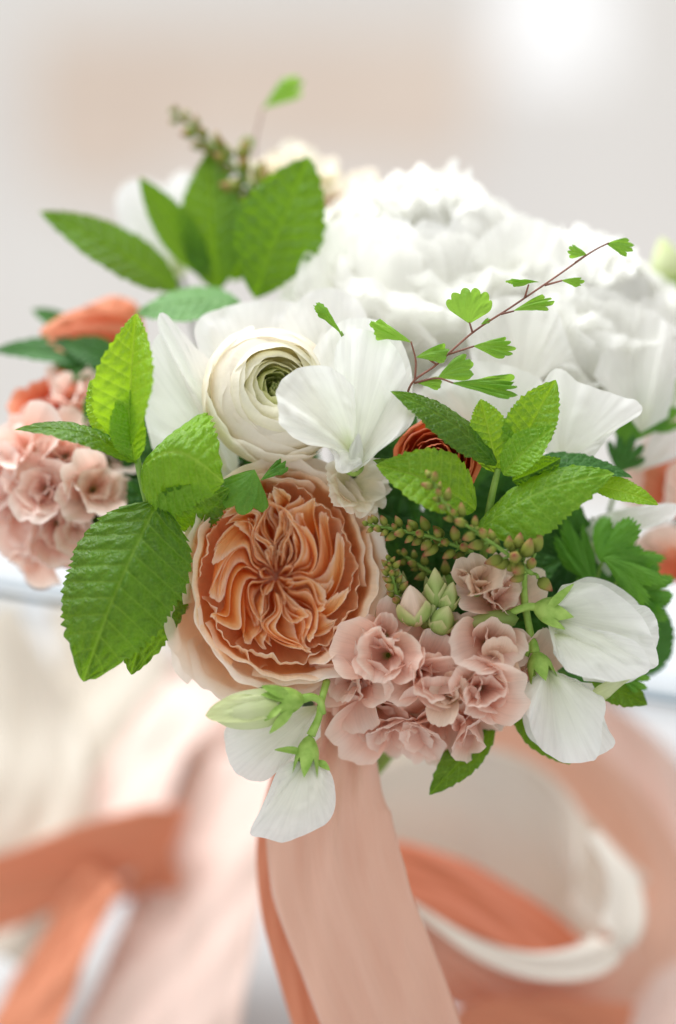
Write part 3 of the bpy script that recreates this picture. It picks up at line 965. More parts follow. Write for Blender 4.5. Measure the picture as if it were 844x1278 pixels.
t = Thing("sweet_pea_bud", "closed greenish white sweet pea bud pointing sideways just under the rose", "flower bud", pt(400, 875, 20))
bud(t, "petal", pt(356, 880, 32), pt(256, 893, 40), 25, M['bud_white'], n=20, m=18, ridge=0.05, prof=[0.45, 0.8, 0.98, 1.0, 0.98, 0.9, 0.72, 0.35, 0.0])
petal_o(t, (352, 870, 44), [(330, 868, 50), (290, 868, 56), (262, 884, 56), (262, 898, 58), (300, 902, 60), (340, 896, 52)], 6, 1, 771, 'bud_white', 1, 2)
calyx(t, pt(382, 872, 28), (-0.96, -0.10, 0.15), 17, 58, M['sepal'], seed=1)
for b, e, w in (((362, 870, 44), (326, 856, 50), 14), ((366, 886, 44), (336, 916, 44), 12), ((352, 882, 50), (330, 900, 54), 10)):
    G, ve = leaf_grid(pt(*b), pt(*e), w, (0, .3, 1), 4, 0.3, teeth=1, pucker=0, nu=9, nv=20, tooth=0)
    t.grid("sepal", G, M['sepal'])
tube(t, "stalk", [pt(403, 890, 14), pt(400, 876, 22), pt(390, 870, 27), pt(378, 872, 28)], [4.5, 4.5, 5, 6], M['sepal'])

t = Thing("sweet_pea", "shaded white sweet pea behind the green bud and above the hanging blossom", "flower", pt(400, 890, -20), PEAS)
petal_o(t, (400, 880, -20), [(300, 895, 0), (284, 915, 2), (283, 942, 4), (298, 966, 6), (328, 976, 6), (352, 958, 4), (380, 930, 0), (398, 905, -8)], 12, 4, 781)
petal_o(t, (402, 880, -30), [(290, 890, -26), (280, 925, -24), (310, 965, -22), (360, 955, -22), (400, 920, -24)], 8, 4, 782)
to_hand(t, pt(402, 878, -26), 4, k=10)

t = Thing("ruffled_lisianthus", "small cream ruffled blossom squeezed between peach rose and white sweet pea", "flower", pt(430, 610, -40))
for i in range(7):
    r_ = random.Random(i + 1)
    q = spetal(58, 56, 21, 14, 0.2, 0.7, 0.3, (0.7, 0.3, -0.5), 0.9, 6, 5, 790 + i, 0.05, 0.04)
    t.grid("petal", place(rotz(q, i * 0.9), pt(434, 612, -46), frame((0.35, 0.25, 0.9))), M['ran_outer'])
to_hand(t, pt(430, 620, -60), 5, k=11)


# ------------------------------------------------------------------ layered round flowers (orange, coral, peach)
def round_flower(name, label, centre, R, axis, mats, seed, rings=6, stemk=None):
    t = Thing(name, label, "flower", centre)
    fr = frame(axis, seed)
    for ring in range(rings):
        x = ring / (rings - 1)
        n = 4
        rad = R * (0.25 + 0.75 * x)
        for i in range(n):
            sd = seed * 100 + ring * 11 + i
            ph = ring * 1.1 + i * 2 * np.pi / n
            rim = rad * (0.75 + 0.35 * x)
            q = rpetal(ph, 1.05, [(4, -R * .9), (rad * .7, -R * .75), (rad * 1.0, -R * .25), (rad * 1.0, R * (.15 - .15 * x)), (rim, R * (.3 - .35 * x))], 21, 14, R * .05, 4, R * .03, 0.2, 0.04, 0.03, R * 0.04 * x, sd)
            t.grid("petal", place(q, centre, fr), M[mats[min(len(mats) - 1, int(x * len(mats)))]])
    if stemk:
        to_hand(t, centre - unit(axis) * R * .8, 5, k=stemk)
    return t


round_flower("orange_ranunculus", "burnt orange ranunculus hidden under the mint leaves beside the white sweet pea", pt(546, 574, -12), 50, (-0.1, 0.25, 0.95), ['orange'], 4, 6, 12)
t = Thing("coral_flower", "coral orange flower above the blush stock with green leaves under it", "flower", pt(115, 420, -250))
for i, (b, pts, bl) in enumerate([
    ((165, 430, -260), [(140, 450, -240), (95, 440, -235), (50, 418, -235), (72, 396, -245), (110, 382, -250), (150, 384, -255), (175, 400, -260)], 14),
    ((160, 440, -250), [(125, 455, -225), (80, 440, -220), (60, 425, -225), (100, 405, -230), (150, 405, -235), (180, 420, -240)], 10),
    ((150, 430, -270), [(110, 420, -280), (90, 395, -290), (130, 372, -295), (170, 380, -290), (180, 415, -280)], 10),
]):
    t.grid("petal", opetal(pt(*b), [pt(*p) for p in pts], bl, 4, 4, 4, 1.5, seed=810 + i), M['coral'])
bud(t, "heart", pt(165, 432, -262), pt(140, 418, -240), 12, M['bud_green'])
to_hand(t, pt(165, 435, -260), 5, k=13)
def petal_flower(name, label, base, petals, stemk):
    t = Thing(name, label, "flower", pt(*base))
    for i, (b, pts, bl, mk) in enumerate(petals):
        t.grid("petal", opetal(pt(*b), [pt(*p) for p in pts], bl, 4, 5, 4, 1.5, seed=stemk * 20 + i), M[mk])
    bud(t, "heart", pt(*base), pt(base[0] - 8, base[1] - 14, base[2] + 14), 10, M['coral'])
    to_hand(t, pt(*base), 5, k=stemk)
petal_flower("peach_rose", "peach rose at the far edge of the bouquet behind a white petal", (868, 640, -260), [
    ((870, 650, -250), [(806, 640, -225), (804, 600, -215), (816, 566, -220), (845, 552, -230), (890, 570, -240)], 14, 'coral'),
    ((860, 650, -270), [(780, 630, -250), (768, 596, -250), (790, 560, -255), (830, 540, -260), (880, 545, -270)], 12, 'stock_pale'),
    ((875, 640, -240), [(826, 640, -200), (830, 600, -190), (850, 575, -190), (890, 590, -200)], 14, 'peach'),
    ((880, 640, -290), [(800, 560, -290), (820, 525, -300), (870, 515, -300), (920, 560, -290)], 12, 'stock_pale')], 14)
petal_flower("peach_rose", "second peach rose below the white petal and beside the lobed leaves", (850, 720, -240), [
    ((850, 720, -240), [(790, 700, -215), (800, 668, -215), (830, 655, -220), (870, 665, -230), (880, 700, -230)], 12, 'peach'),
    ((845, 725, -230), [(780, 730, -210), (775, 695, -205), (800, 675, -205), (840, 690, -205)], 12, 'stock_pale'),
    ((850, 720, -220), [(810, 740, -190), (812, 700, -190), (845, 685, -190), (880, 710, -200)], 10, 'coral')], 15)
round_flower("blush_rose", "blush rose peeking over the top behind the big mint leaf", pt(425, 256, -330), 46, (0.1, 0.7, 0.7), ['stock_pale', 'ran_outer'], 9, 5, 16)
round_flower("cream_rose", "small pale cream rose at the top beside the seed spike", pt(362, 226, -320), 36, (0, 0.75, 0.66), ['stock_pale', 'ran'], 12, 5, 17)
round_flower("apricot_rose", "small apricot bud rose showing above the tall peony", pt(478, 262, -360), 36, (0, 0.8, 0.6), ['peach', 'stock_pale'], 13, 4, 18)

t = Thing("white_petal_flower", "white blossom among the mint leaves at the back", "flower", pt(215, 340, -335))
for i, (b, pts, bl) in enumerate([
    ((225, 345, -335), [(180, 330, -320), (150, 280, -315), (146, 240, -320), (170, 222, -325), (205, 232, -325), (235, 270, -330)], 14),
    ((230, 340, -345), [(200, 290, -345), (200, 240, -355), (230, 212, -360), (262, 240, -355), (262, 300, -345)], 10)]):
    t.grid("petal", opetal(pt(*b), [pt(*p) for p in pts], bl, 3, 4, 4, 1.5, seed=830 + i), M['white'])
bud(t, "heart", pt(226, 348, -340), pt(214, 318, -325), 10, M['bud_white'])
to_hand(t, pt(226, 350, -340), 4, k=19)

t = Thing("white_petal_flower", "white blossom with one long petal above the lobed green leaves", "flower", pt(735, 680, -110))
petal_o(t, (735, 675, -110), [(738, 650, -100), (768, 636, -90), (805, 630, -85), (842, 628, -85), (846, 640, -80), (828, 654, -80), (795, 664, -85), (760, 680, -95)], 8, 2, 841, 'white')
petal_o(t, (735, 685, -115), [(725, 665, -105), (750, 650, -95), (790, 655, -95), (780, 690, -95), (760, 720, -100)], 8, 2, 842, 'white')
petal_o(t, (790, 590, -180), [(815, 540, -170), (850, 535, -170), (860, 560, -170), (840, 575, -170)], 8, 2, 843, 'white')
bud(t, "heart", pt(735, 690, -112), pt(752, 672, -96), 9, M['bud_white'])
to_hand(t, pt(730, 690, -115), 4, k=20)

t = Thing("pale_bud", "pale green bud standing apart beyond the white peony", "flower bud", pt(850, 400, -300))
bud(t, "petal", pt(838, 356, -300), pt(826, 296, -295), 26, M['bud_white'], n=14)
calyx(t, pt(842, 375, -300), (-0.2, 0.97, 0), 15, 36, M['sepal'])
tube(t, "stalk", [pt(842, 375, -300), pt(850, 450, -300), pt(820, 560, -290)], [5, 5, 5], M['sepal'])


# ------------------------------------------------------------------ stocks (spikes of ruffled florets)
def floret(t, c, R, axis, mat, seed, n=11, spin=0.0, openness=1.0):
    fr = frame(axis, spin)
    f = None
    for i in range(n):
        r_ = random.Random(seed * 97 + i)
        x = i / max(1, n - 1)                       # 0 = outer ring
        L = R * (1.42 - 0.5 * x) * (0.72 + 0.5 * r_.random())
        W = L * (0.95 + 0.35 * r_.random())
        rise = (0.12 + 0.85 * x) + (1 - openness) * 0.7 + r_.uniform(-.3, .3)
        q = spetal(L, W, 17, 13, 0.16, 0.8, 0.30, (rise + 0.35, r_.uniform(-0.3, 0.6), -0.9 * openness + r_.uniform(-.5, .5)), r_.uniform(0.4, 1.3), R * 0.12, 4.0, seed * 31 + i, 0.10 * r_.random(), 0.04)
        q = rotz(q + A(R * .05, 0, 0), i * 2.39996 + r_.uniform(-.6, .6))
        q = q * A(1, 1, 0.95)
        g = place(q, c - unit(axis) * R * 0.35, fr)
        if f is None:
            f = bpy.data.objects.new("floret", None)
            col.objects.link(f)
            f.parent = t.o
            f.empty_display_size = 0.005
        t.grid("petal", g, mat, f)
    cal = calyx(t, c - unit(axis) * R * 0.75, axis, R * 0.22, R * 0.5, M['sepal'], parent=f, name="floret_calyx")
    return f


C0 = pt(545, 830, -40)
t = Thing("stock_flower", "dusty pink stock with ruffled florets and green buds below the rose", "flower", C0)
for i, (x, y, z, R, ax, mk, op) in enumerate([
    (478, 818, 14, 58, (-0.35, 0.05, 0.95), 'stock', 0.75), (528, 842, 10, 54, (0.35, -0.1, 0.95), 'stock', 0.8),
    (600, 862, 12, 56, (0.15, -0.2, 1), 'stock', 0.8), (612, 800, 4, 46, (0.2, 0.3, 1), 'stock', 0.8),
    (560, 866, 18, 34, (-0.4, 0.2, 1), 'stock_cream', 0.6), (470, 892, -40, 62, (-0.3, -0.6, 0.8), 'stock', 1.0),
    (545, 905, -30, 56, (0, -0.7, 0.7), 'stock', 1.0), (592, 905, -30, 50, (0.3, -0.7, 0.7), 'stock', 1.0),
    (440, 850, -20, 48, (-0.6, -0.2, 0.8), 'stock', 0.9), (592, 726, 8, 40, (-0.1, 0.55, 0.85), 'stock_cream', 0.35),
    (620, 745, -14, 44, (0.3, 0.4, 0.8), 'stock', 0.7), (650, 850, -20, 46, (0.6, -0.2, 0.7), 'stock', 0.9),
    (560, 800, -22, 50, (0, 0.2, 1), 'stock', 0.9), (505, 905, -36, 52, (-0.1, -0.8, 0.6), 'stock', 1.0),
    (620, 828, 18, 30, (0.1, 0.2, 1), 'stock_cream', 0.6), (480, 790, 4, 36, (-0.1, 0.4, 0.9), 'stock', 0.6)]):
    floret(t, pt(x, y, z), R, ax, M[mk], 40 + i, 7 + i % 3 if R > 40 else 6, i * 1.3, op)
for i, (bx, by, tx, ty, z, r, mk) in enumerate([
    (545, 760, 543, 708, 22, 15, 'bud_green'), (555, 765, 566, 726, 26, 13, 'bud_green'), (545, 790, 560, 756, 26, 17, 'bud_green'),
    (530, 770, 538, 738, 12, 10, 'bud_green'), (528, 785, 545, 750, 16, 9, 'bud_green'), (520, 782, 512, 730, 24, 22, 'stock_cream'), (505, 760, 490, 700, 0, 12, 'bud_green')]):
    b = bud(t, "bud", pt(bx, by, z - 20), pt(tx, ty, z), r, M[mk], n=15, m=14, ridge=0.10, seed=i)
    calyx(t, pt(bx, by, z - 22), pt(tx, ty, z) - pt(bx, by, z - 20), r * 0.98, 0.72 * np.linalg.norm(pt(tx, ty, z) - pt(bx, by, z - 20)), M['bud_green'], 4, b, i, 0.1, "bud_sepal")
bud(t, "bud", pt(648, 772, 6), pt(575, 778, 8), 14, M['bud_green'], n=15, m=14, ridge=0.1)
tube(t, "spike_stem", [pt(560, 720, -40), pt(555, 800, -60), pt(530, 880, -80), HAND], [9, 9, 9, 9], M['stem'])

t = Thing("stock_flower", "pale blush stock spike spilling out beside the mint sprig", "flower", pt(80, 600, -100))
for i, (x, y, z, R, ax, mk, op) in enumerate([
    (30, 560, -130, 52, (-0.4, 0.3, 0.9), 'stock_pale', 0.8), (78, 565, -120, 46, (0, 0.3, 1), 'stock_pale', 0.7),
    (55, 612, -112, 50, (-0.1, 0.1, 1), 'stock_pale', 0.8), (120, 612, -112, 56, (0.35, 0.0, 0.95), 'stock_pale', 0.7),
    (22, 632, -134, 48, (-0.4, -0.2, 0.9), 'stock_pale', 0.9), (70, 660, -130, 48, (0, -0.4, 0.9), 'stock_pale', 0.9),
    (45, 690, -150, 44, (-0.2, -0.8, 0.6), 'stock', 1.0), (95, 655, -120, 32, (0.2, -0.3, 1), 'stock_pale', 0.6),
    (0, 600, -150, 50, (-0.6, 0, 0.8), 'stock_pale', 0.9), (88, 500, -180, 50, (0, 0.5, 0.8), 'stock_pale', 0.9),
    (55, 505, -200, 40, (-0.3, 0.5, 0.8), 'coral', 0.9), (140, 560, -160, 44, (0.3, 0.2, 0.9), 'stock_pale', 0.8),
    (150, 650, -160, 44, (0.3, -0.2, 0.9), 'stock_pale', 0.8), (-25, 560, -170, 48, (-0.7, 0.2, 0.7), 'stock_pale', 0.9), (110, 690, -170, 40, (0.1, -0.7, .7), 'stock_pale', 0.9)]):
    floret(t, pt(x, y, z), R, ax, M[mk], 80 + i, 7 + i % 3 if R > 40 else 6, i * 1.1, op)
tube(t, "spike_stem", [pt(20, 560, -160), pt(120, 640, -180), pt(260, 780, -180), HAND], [9, 9, 9, 9], M['stem'])


t = Thing("stock_flower", "cream stock at the very back behind the tall mint leaves", "flower", pt(370, 300, -340))
for i, (x, y, R) in enumerate([(318, 222, 26), (345, 208, 24), (376, 204, 26), (406, 222, 28), (434, 246, 30), (330, 246, 30), (400, 260, 32), (455, 240, 24), (366, 236, 30)]):
    floret(t, pt(x, y, -330 - 6 * (i % 3)), R, (random.Random(i).uniform(-.5, .5), 0.6, 0.7), M['ran_outer'], 140 + i, 6, i * 1.1, 0.8)
tube(t, "spike_stem", [pt(370, 200, -350), pt(380, 300, -350), pt(390, 600, -300), HAND], [8, 8, 8, 8], M['stem'])


# ------------------------------------------------------------------ mint and other leaves
def mint(name, label, stem, leaves, group="mint sprigs", dflt='mint'):
    t = Thing(name, label, "leaf sprig", pt(*stem[0]), group)
    if len(stem) > 1:
        tube(t, "stem", [pt(*p) for p in stem], [6, 5.5, 5, 4], M['stem'])
    for i, L_ in enumerate(leaves):
        kw = dict(L_[5]) if len(L_) > 5 else {}
        mk = kw.pop('mat', dflt)
        G, ve = leaf_grid(pt(*L_[0]), pt(*L_[1]), L_[2], L_[3], L_[4], seed=abs(hash((round(L_[0][0]), round(L_[1][1])))) % 999, **kw)
        t.grid("leaf", G, M[mk], None, ve)
    return t


mint("mint_sprig", "upright bright mint sprig with one large drooping leaf beside the peach rose", [(230, 760, -60), (205, 690, -30), (182, 620, 4), (166, 548, 18)], [
    ((160, 560, 20), (170, 391, 34), 80, (-0.45, 0.1, 0.9), 16, dict(mat='mint_light', fold=0.55, sway=-8, twist=0.7)),
    ((152, 556, 8), (113, 474, -6), 52, (0.1, 0.3, 0.9), 5, dict(mat='mint_light', fold=0.2)),
    ((168, 575, 26), (158, 480, 38), 46, (-0.2, 0.1, 1.0), 4, dict(mat='mint_light', fold=0.55)),
    ((172, 578, 22), (18, 536, 36), 50, (-0.1, 0.85, 0.5), 20, dict(mat='mint', fold=0.1, curl=0.4)),
    ((176, 582, 10), (278, 602, 44), 136, (-0.45, 0.40, 0.8), 34, dict(mat='mint_light', fold=-0.35, curl=0.9, sway=16, peak=0.46, twist=0.5)),
    ((196, 640, -6), (286, 610, 20), 92, (0.35, -0.55, 0.7), 6, dict(mat='mint', fold=0.1)),
    ((196, 628, 18), (104, 851, 42), 150, (-0.06, 0.12, 1.0), 30, dict(mat='mint', fold=-0.22, curl=0.55, peak=0.40, nveins=11, teeth=21, sway=0, twist=-0.2, nu=61, nv=190)),
    ((210, 660, -14), (164, 842, -4), 96, (0.3, 0.1, 1.0), 8, dict(mat='mint', fold=-0.15)),
])
mint("mint_sprig", "spreading mint sprig in front of the white peonies, above the seed spikes", [(600, 760, -80), (604, 690, -40), (612, 630, -10), (622, 585, 4)], [
    ((620, 580, 6), (488, 488, 26), 58, (0.25, 0.65, 0.7), 14, dict(mat='mint', fold=0.0, curl=0.5)),
    ((622, 590, -2), (600, 498, -8), 58, (0, 0.3, 0.9), 5, dict(mat='mint_light')),
    ((640, 580, 0), (694, 474, 6), 66, (-0.25, 0.2, 0.95), 6, dict(mat='mint_light', fold=0.15)),
    ((628, 592, 12), (692, 532, 24), 50, (-0.1, 0.5, 0.9), 6, dict(mat='mint_light', fold=0.2)),
    ((594, 632, 4), (466, 574, 22), 54, (0.0, 0.7, 0.7), 10, dict(mat='mint', fold=0.0, curl=0.3)),
    ((594, 636, 14), (470, 580, 30), 82, (0.10, 0.45, 0.9), 18, dict(mat='mint_light', fold=0.3, twist=-0.4)),
    ((596, 662, 8), (766, 590, 34), 88, (-0.1, 0.65, 0.75), 22, dict(mat='mint_light', fold=-0.2, curl=0.7, twist=0.3)),
    ((640, 590, -24), (790, 596, -14), 54, (0.1, 0.8, 0.5), 12, dict(mat='mint_dark')),
    ((735, 604, -16), (822, 630, -4), 34, (0.1, 0.5, 0.9), 6, dict(mat='mint_light')),
    ((640, 600, -4), (700, 572, 0), 46, (0.1, -0.4, 0.9), 4, dict(mat='mint')),
])
mint("mint_sprig", "mint sprig with tall upright leaves at the back beside the tall peony", [(300, 520, -260), (285, 440, -250), (280, 380, -245)], [
    ((222, 362, -235), (50, 264, -220), 76, (0.2, 0.5, 0.85), 8, dict(fold=0.1)),
    ((262, 345, -250), (174, 221, -240), 52, (-0.3, 0.3, 0.9), 8, dict(fold=0.2)),
    ((272, 362, -245), (262, 186, -260), 88, (-0.2, 0.1, 0.95), 8, dict(fold=0.2)),
    ((318, 372, -190), (386, 196, -180), 118, (-0.1, 0.1, 1.0), 10, dict(fold=0.05, peak=0.5)),
    ((290, 350, -260), (340, 220, -280), 70, (0.1, 0.1, 0.95), 6, dict(fold=0.1)),
    ((300, 378, -170), (168, 392, -178), 84, (-0.1, 0.75, 0.6), 10, dict(mat='blue_leaf', fold=-0.1)),
])
mint("leafy_sprig", "dark green leaf sprig under the coral flower", [(170, 500, -230), (150, 460, -225)], [
    ((140, 450, -225), (-14, 438, -215), 52, (0, 0.7, 0.7), 6, dict(mat='mint_dark', tooth=0.02)),
    ((150, 440, -215), (60, 476, -200), 54, (0, 0.5, 0.85), 6, dict(mat='mint_dark', tooth=0.02)),
    ((150, 455, -205), (78, 428, -215), 46, (0, 0.4, 0.85), 6, dict(mat='mint_dark', tooth=0.02)),
    ((100, 420, -270), (40, 386, -280), 30, (0, 0.4, 0.85), 6, dict(mat='mint_dark', tooth=0.02)),
], None)
mint("hanging_leaf_sprig", "toothed green leaf sprig hanging below the dusty pink stock", [(630, 860, -60), (622, 900, -50)], [
    ((616, 905, -50), (536, 992, -36), 46, (0.2, 0.5, 0.85), 5, dict(mat='mint', nveins=6, teeth=9, fold=0.1)),
    ((640, 880, -50), (712, 954, -44), 46, (-0.2, 0.4, 0.85), 5, dict(mat='mint', nveins=6, teeth=9)),
], None)
mint("hanging_leaf_sprig", "toothed leaf sprig poking out under the larger sweet pea blossom", [(720, 830, -70), (740, 850, -60)], [
    ((735, 846, -60), (808, 880, -46), 52, (0, 0.5, 0.85), 5, dict(mat='mint', nveins=6, teeth=9)),
    ((740, 850, -70), (778, 835, -60), 40, (0, 0.5, 0.85), 5, dict(mat='mint', nveins=6, teeth=9)),
], None)
# deep foliage in the shade between the flowers
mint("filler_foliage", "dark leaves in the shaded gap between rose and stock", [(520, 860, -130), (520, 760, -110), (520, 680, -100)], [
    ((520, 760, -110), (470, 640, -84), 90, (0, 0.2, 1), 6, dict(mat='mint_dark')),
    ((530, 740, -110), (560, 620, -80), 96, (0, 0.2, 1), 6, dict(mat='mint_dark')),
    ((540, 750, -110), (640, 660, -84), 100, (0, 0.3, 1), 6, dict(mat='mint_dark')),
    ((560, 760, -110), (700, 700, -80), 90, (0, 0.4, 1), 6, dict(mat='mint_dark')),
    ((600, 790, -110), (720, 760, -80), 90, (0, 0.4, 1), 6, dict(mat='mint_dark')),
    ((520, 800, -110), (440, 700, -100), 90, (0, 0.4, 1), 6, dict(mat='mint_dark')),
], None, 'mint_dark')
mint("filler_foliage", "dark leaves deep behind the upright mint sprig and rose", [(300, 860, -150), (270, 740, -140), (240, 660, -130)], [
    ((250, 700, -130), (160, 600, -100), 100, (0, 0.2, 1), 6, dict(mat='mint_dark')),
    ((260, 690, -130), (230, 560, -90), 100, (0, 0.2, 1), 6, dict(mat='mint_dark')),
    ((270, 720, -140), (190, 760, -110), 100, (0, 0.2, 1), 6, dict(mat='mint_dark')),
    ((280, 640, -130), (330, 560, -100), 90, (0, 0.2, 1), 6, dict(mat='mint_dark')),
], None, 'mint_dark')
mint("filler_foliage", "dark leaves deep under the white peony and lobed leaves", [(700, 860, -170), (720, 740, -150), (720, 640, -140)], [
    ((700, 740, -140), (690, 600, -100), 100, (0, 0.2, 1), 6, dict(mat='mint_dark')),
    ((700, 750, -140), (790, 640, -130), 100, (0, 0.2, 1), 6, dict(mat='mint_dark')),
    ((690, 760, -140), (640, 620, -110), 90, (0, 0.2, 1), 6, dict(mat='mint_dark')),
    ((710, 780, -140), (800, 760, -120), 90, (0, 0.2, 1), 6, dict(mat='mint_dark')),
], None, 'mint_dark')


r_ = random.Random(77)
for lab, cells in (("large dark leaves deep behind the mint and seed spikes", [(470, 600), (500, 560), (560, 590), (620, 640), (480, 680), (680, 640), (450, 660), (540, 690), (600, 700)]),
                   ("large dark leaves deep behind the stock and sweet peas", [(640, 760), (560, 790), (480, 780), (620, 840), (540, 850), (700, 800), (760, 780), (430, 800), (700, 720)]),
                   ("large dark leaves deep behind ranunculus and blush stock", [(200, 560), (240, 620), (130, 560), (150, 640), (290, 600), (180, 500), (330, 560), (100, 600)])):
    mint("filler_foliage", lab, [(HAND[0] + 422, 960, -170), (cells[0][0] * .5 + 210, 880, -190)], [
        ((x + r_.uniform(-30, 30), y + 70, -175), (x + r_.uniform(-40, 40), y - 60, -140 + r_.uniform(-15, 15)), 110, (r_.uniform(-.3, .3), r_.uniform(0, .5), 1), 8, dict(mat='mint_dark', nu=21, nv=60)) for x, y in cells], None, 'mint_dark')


# lobed leaves
FSP = 1.25


def lobed(name, label, stems, fans, mat='parsley', smat='stem', cat="leaf sprig", group=None, lobes=5, leafname="leaf", srad=3.0):
    t = Thing(name, label, cat, pt(*stems[0][0]), group)
    for s_ in stems:
        tube(t, "stem", [pt(*p) for p in s_], [srad, srad * 0.7], M[smat])
    for i, (b, e, sp, nr, kw) in enumerate(fans):
        kw = dict(kw)
        mk = kw.pop('mat', mat)
        kw.setdefault('cup', random.Random(i * 3 + 1).uniform(-0.5, 0.6))
        G, ve = fan_grid(pt(*b), pt(*e), sp * FSP, nr, seed=900 + i * 3, **kw)
        t.grid(leafname, G, M[mk], None, ve)
    return t


g5 = dict(lobes=5, depth=0.34, fine=0.10, nu=121, nv=16)
g3 = dict(lobes=3, depth=0.36, fine=0.12, nu=101, nv=16)
lobed("lobed_leaf_sprig", "light green lobed leaves beside the larger sweet pea blossom", [[(700, 800, -110), (735, 750, -90), (752, 700, -80)], [(745, 760, -90), (775, 720, -70)]], [
    ((748, 700, -60), (790, 650, -44), 0.95, (-0.2, 0.3, 0.95), g3),
    ((752, 696, -50), (832, 722, -30), 0.55, (0, 0.4, 0.9), g3),
    ((745, 740, -70), (712, 650, -60), 0.35, (0.4, 0.1, 0.9), g3),
    ((790, 740, -90), (838, 720, -80), 1.0, (0, 0.3, 0.95), g5),
    ((788, 752, -80), (836, 770, -76), 0.9, (0, 0.3, 0.95), g5),
    ((760, 745, -80), (800, 760, -70), 0.9, (0, 0.3, 0.95), dict(g5, mat='mint_dark')),
    ((772, 842, -50), (812, 846, -44), 0.7, (0, 0.3, 0.95), g5),
    ((780, 720, -100), (815, 690, -100), 0.9, (0, 0.3, 0.95), g5),
    ((720, 720, -70), (742, 760, -56), 0.5, (0.2, 0.3, 0.95), g3),
])
lobed("lobed_leaf_sprig", "soft green lobed leaves behind the white peony edge", [[(760, 640, -170), (785, 560, -160), (800, 500, -150)]], [
    ((775, 560, -150), (805, 480, -140), 0.6, (-0.1, 0.2, 0.95), g5),
    ((790, 540, -160), (840, 490, -160), 0.6, (-0.1, 0.2, 0.95), dict(g5, mat='parsley')),
    ((780, 530, -160), (780, 490, -160), 0.6, (-0.1, 0.2, 0.95), g3),
    ((770, 590, -140), (790, 545, -130), 0.7, (-0.1, 0.3, 0.95), dict(g5, mat='mint_dark')),
    ((846, 380, -300), (832, 370, -300), 0.8, (0, 0, 1), g3),
])
lobed("lobed_leaf_sprig", "smooth pale green lobed leaf between ranunculus and peach rose", [[(330, 660, -60), (310, 620, -30)]], [
    ((318, 586, 6), (290, 634, 26), 0.75, (0, 0.3, 0.95), dict(lobes=4, depth=0.12, nu=81, nv=14, mat='parsley')),
    ((325, 600, 10), (356, 574, 12), 0.3, (0, 0.6, 0.8), dict(lobes=3, depth=0.14, nu=61, nv=12)),
])
lobed("small_fern_curl", "tiny curled green frond tip on the upper edge of the ranunculus", [[(440, 440, -10), (425, 414, 2)]], [
    ((427, 418, 2), (396, 376, 10), 0.20, (0.5, 0.3, 0.8), dict(lobes=2, depth=0.1, cup=0.8)),
    ((408, 392, 8), (396, 378, 12), 0.5, (0.5, 0.3, 0.8), dict(lobes=2, depth=0.1)),
], 'fern')

# maidenhair fern
fs = dict(lobes=4, depth=0.16, nu=81, nv=12)
lobed("maidenhair_fern", "delicate maidenhair fern sprig on a thin brown stem across the white peonies", [
    [(505, 520, 0), (513, 480, 18), (545, 455, 16), (590, 415, 12), (640, 382, 6), (690, 348, -4), (736, 316, -14), (760, 303, -18)],
    [(518, 474, 18), (519, 450, 20), (513, 426, 22)], [(545, 455, 16), (532, 446, 18)], [(590, 415, 12), (586, 402, 14)],
    [(560, 442, 15), (592, 432, 18)], [(517, 478, 18), (545, 472, 22), (566, 478, 26)], [(625, 392, 8), (642, 388, 10)], [(655, 372, 4), (660, 355, 2)],
    [(680, 356, -2), (702, 350, -2)], [(718, 328, -10), (732, 318, -8)]], [
    ((514, 428, 22), (466, 398, 30), 0.30, (0.3, 0.6, 0.8), dict(fs, lobes=3, depth=0.08)),
    ((586, 404, 14), (588, 358, 22), 0.82, (0, 0.1, 1), dict(fs, lobes=6)),
    ((519, 446, 20), (560, 436, 26), 0.34, (0, 0.3, 0.9), dict(fs, lobes=3, depth=0.10)),
    ((590, 432, 18), (642, 432, 24), 0.34, (0, 0.3, 0.9), dict(fs, lobes=5)),
    ((546, 472, 22), (590, 450, 28), 0.42, (0, 0.2, 0.9), dict(fs, lobes=3)),
    ((520, 478, 18), (552, 476, 26), 0.3, (0, 0.3, 0.9), dict(fs, lobes=3, depth=0.08)),
    ((562, 478, 26), (646, 480, 34), 0.20, (0, 0.4, 0.9), dict(fs, lobes=5, flat=0.1)),
    ((640, 388, 10), (690, 372, 14), 0.24, (0, 0.4, 0.9), dict(fs, lobes=4)),
    ((674, 352, 0), (634, 348, 6), 0.16, (0, 0.6, 0.8), dict(fs, lobes=3)),
    ((700, 350, -2), (729, 350, 0), 0.28, (0, 0.3, 0.9), dict(fs, lobes=3)),
    ((733, 318, -8), (710, 310, -4), 0.42, (0, 0.2, 0.9), dict(fs, lobes=4)),
    ((756, 304, -18), (791, 308, -12), 0.40, (0, 0.2, 0.9), dict(fs, lobes=4)),
    ((600, 405, 12), (612, 398, 12), 0.3, (0, 0.2, 0.9), dict(fs, lobes=3)),
], 'fern', 'fern_stem', "fern", None, leafname="leaflet", srad=1.5)
lobed("maidenhair_fern", "lone pale fern leaflet rising on a hair-thin stem above the bouquet", [[(330, 260, -300), (318, 190, -300), (328, 134, -300)]], [
    ((328, 136, -300), (374, 96, -296), 0.30, (0, 0.2, 0.9), dict(fs, lobes=4)),
    ((312, 190, -300), (306, 170, -300), 0.5, (0, 0.2, 0.9), dict(fs, lobes=3))], 'fern', 'fern_stem', "fern", None, leafname="leaflet", srad=1.4)


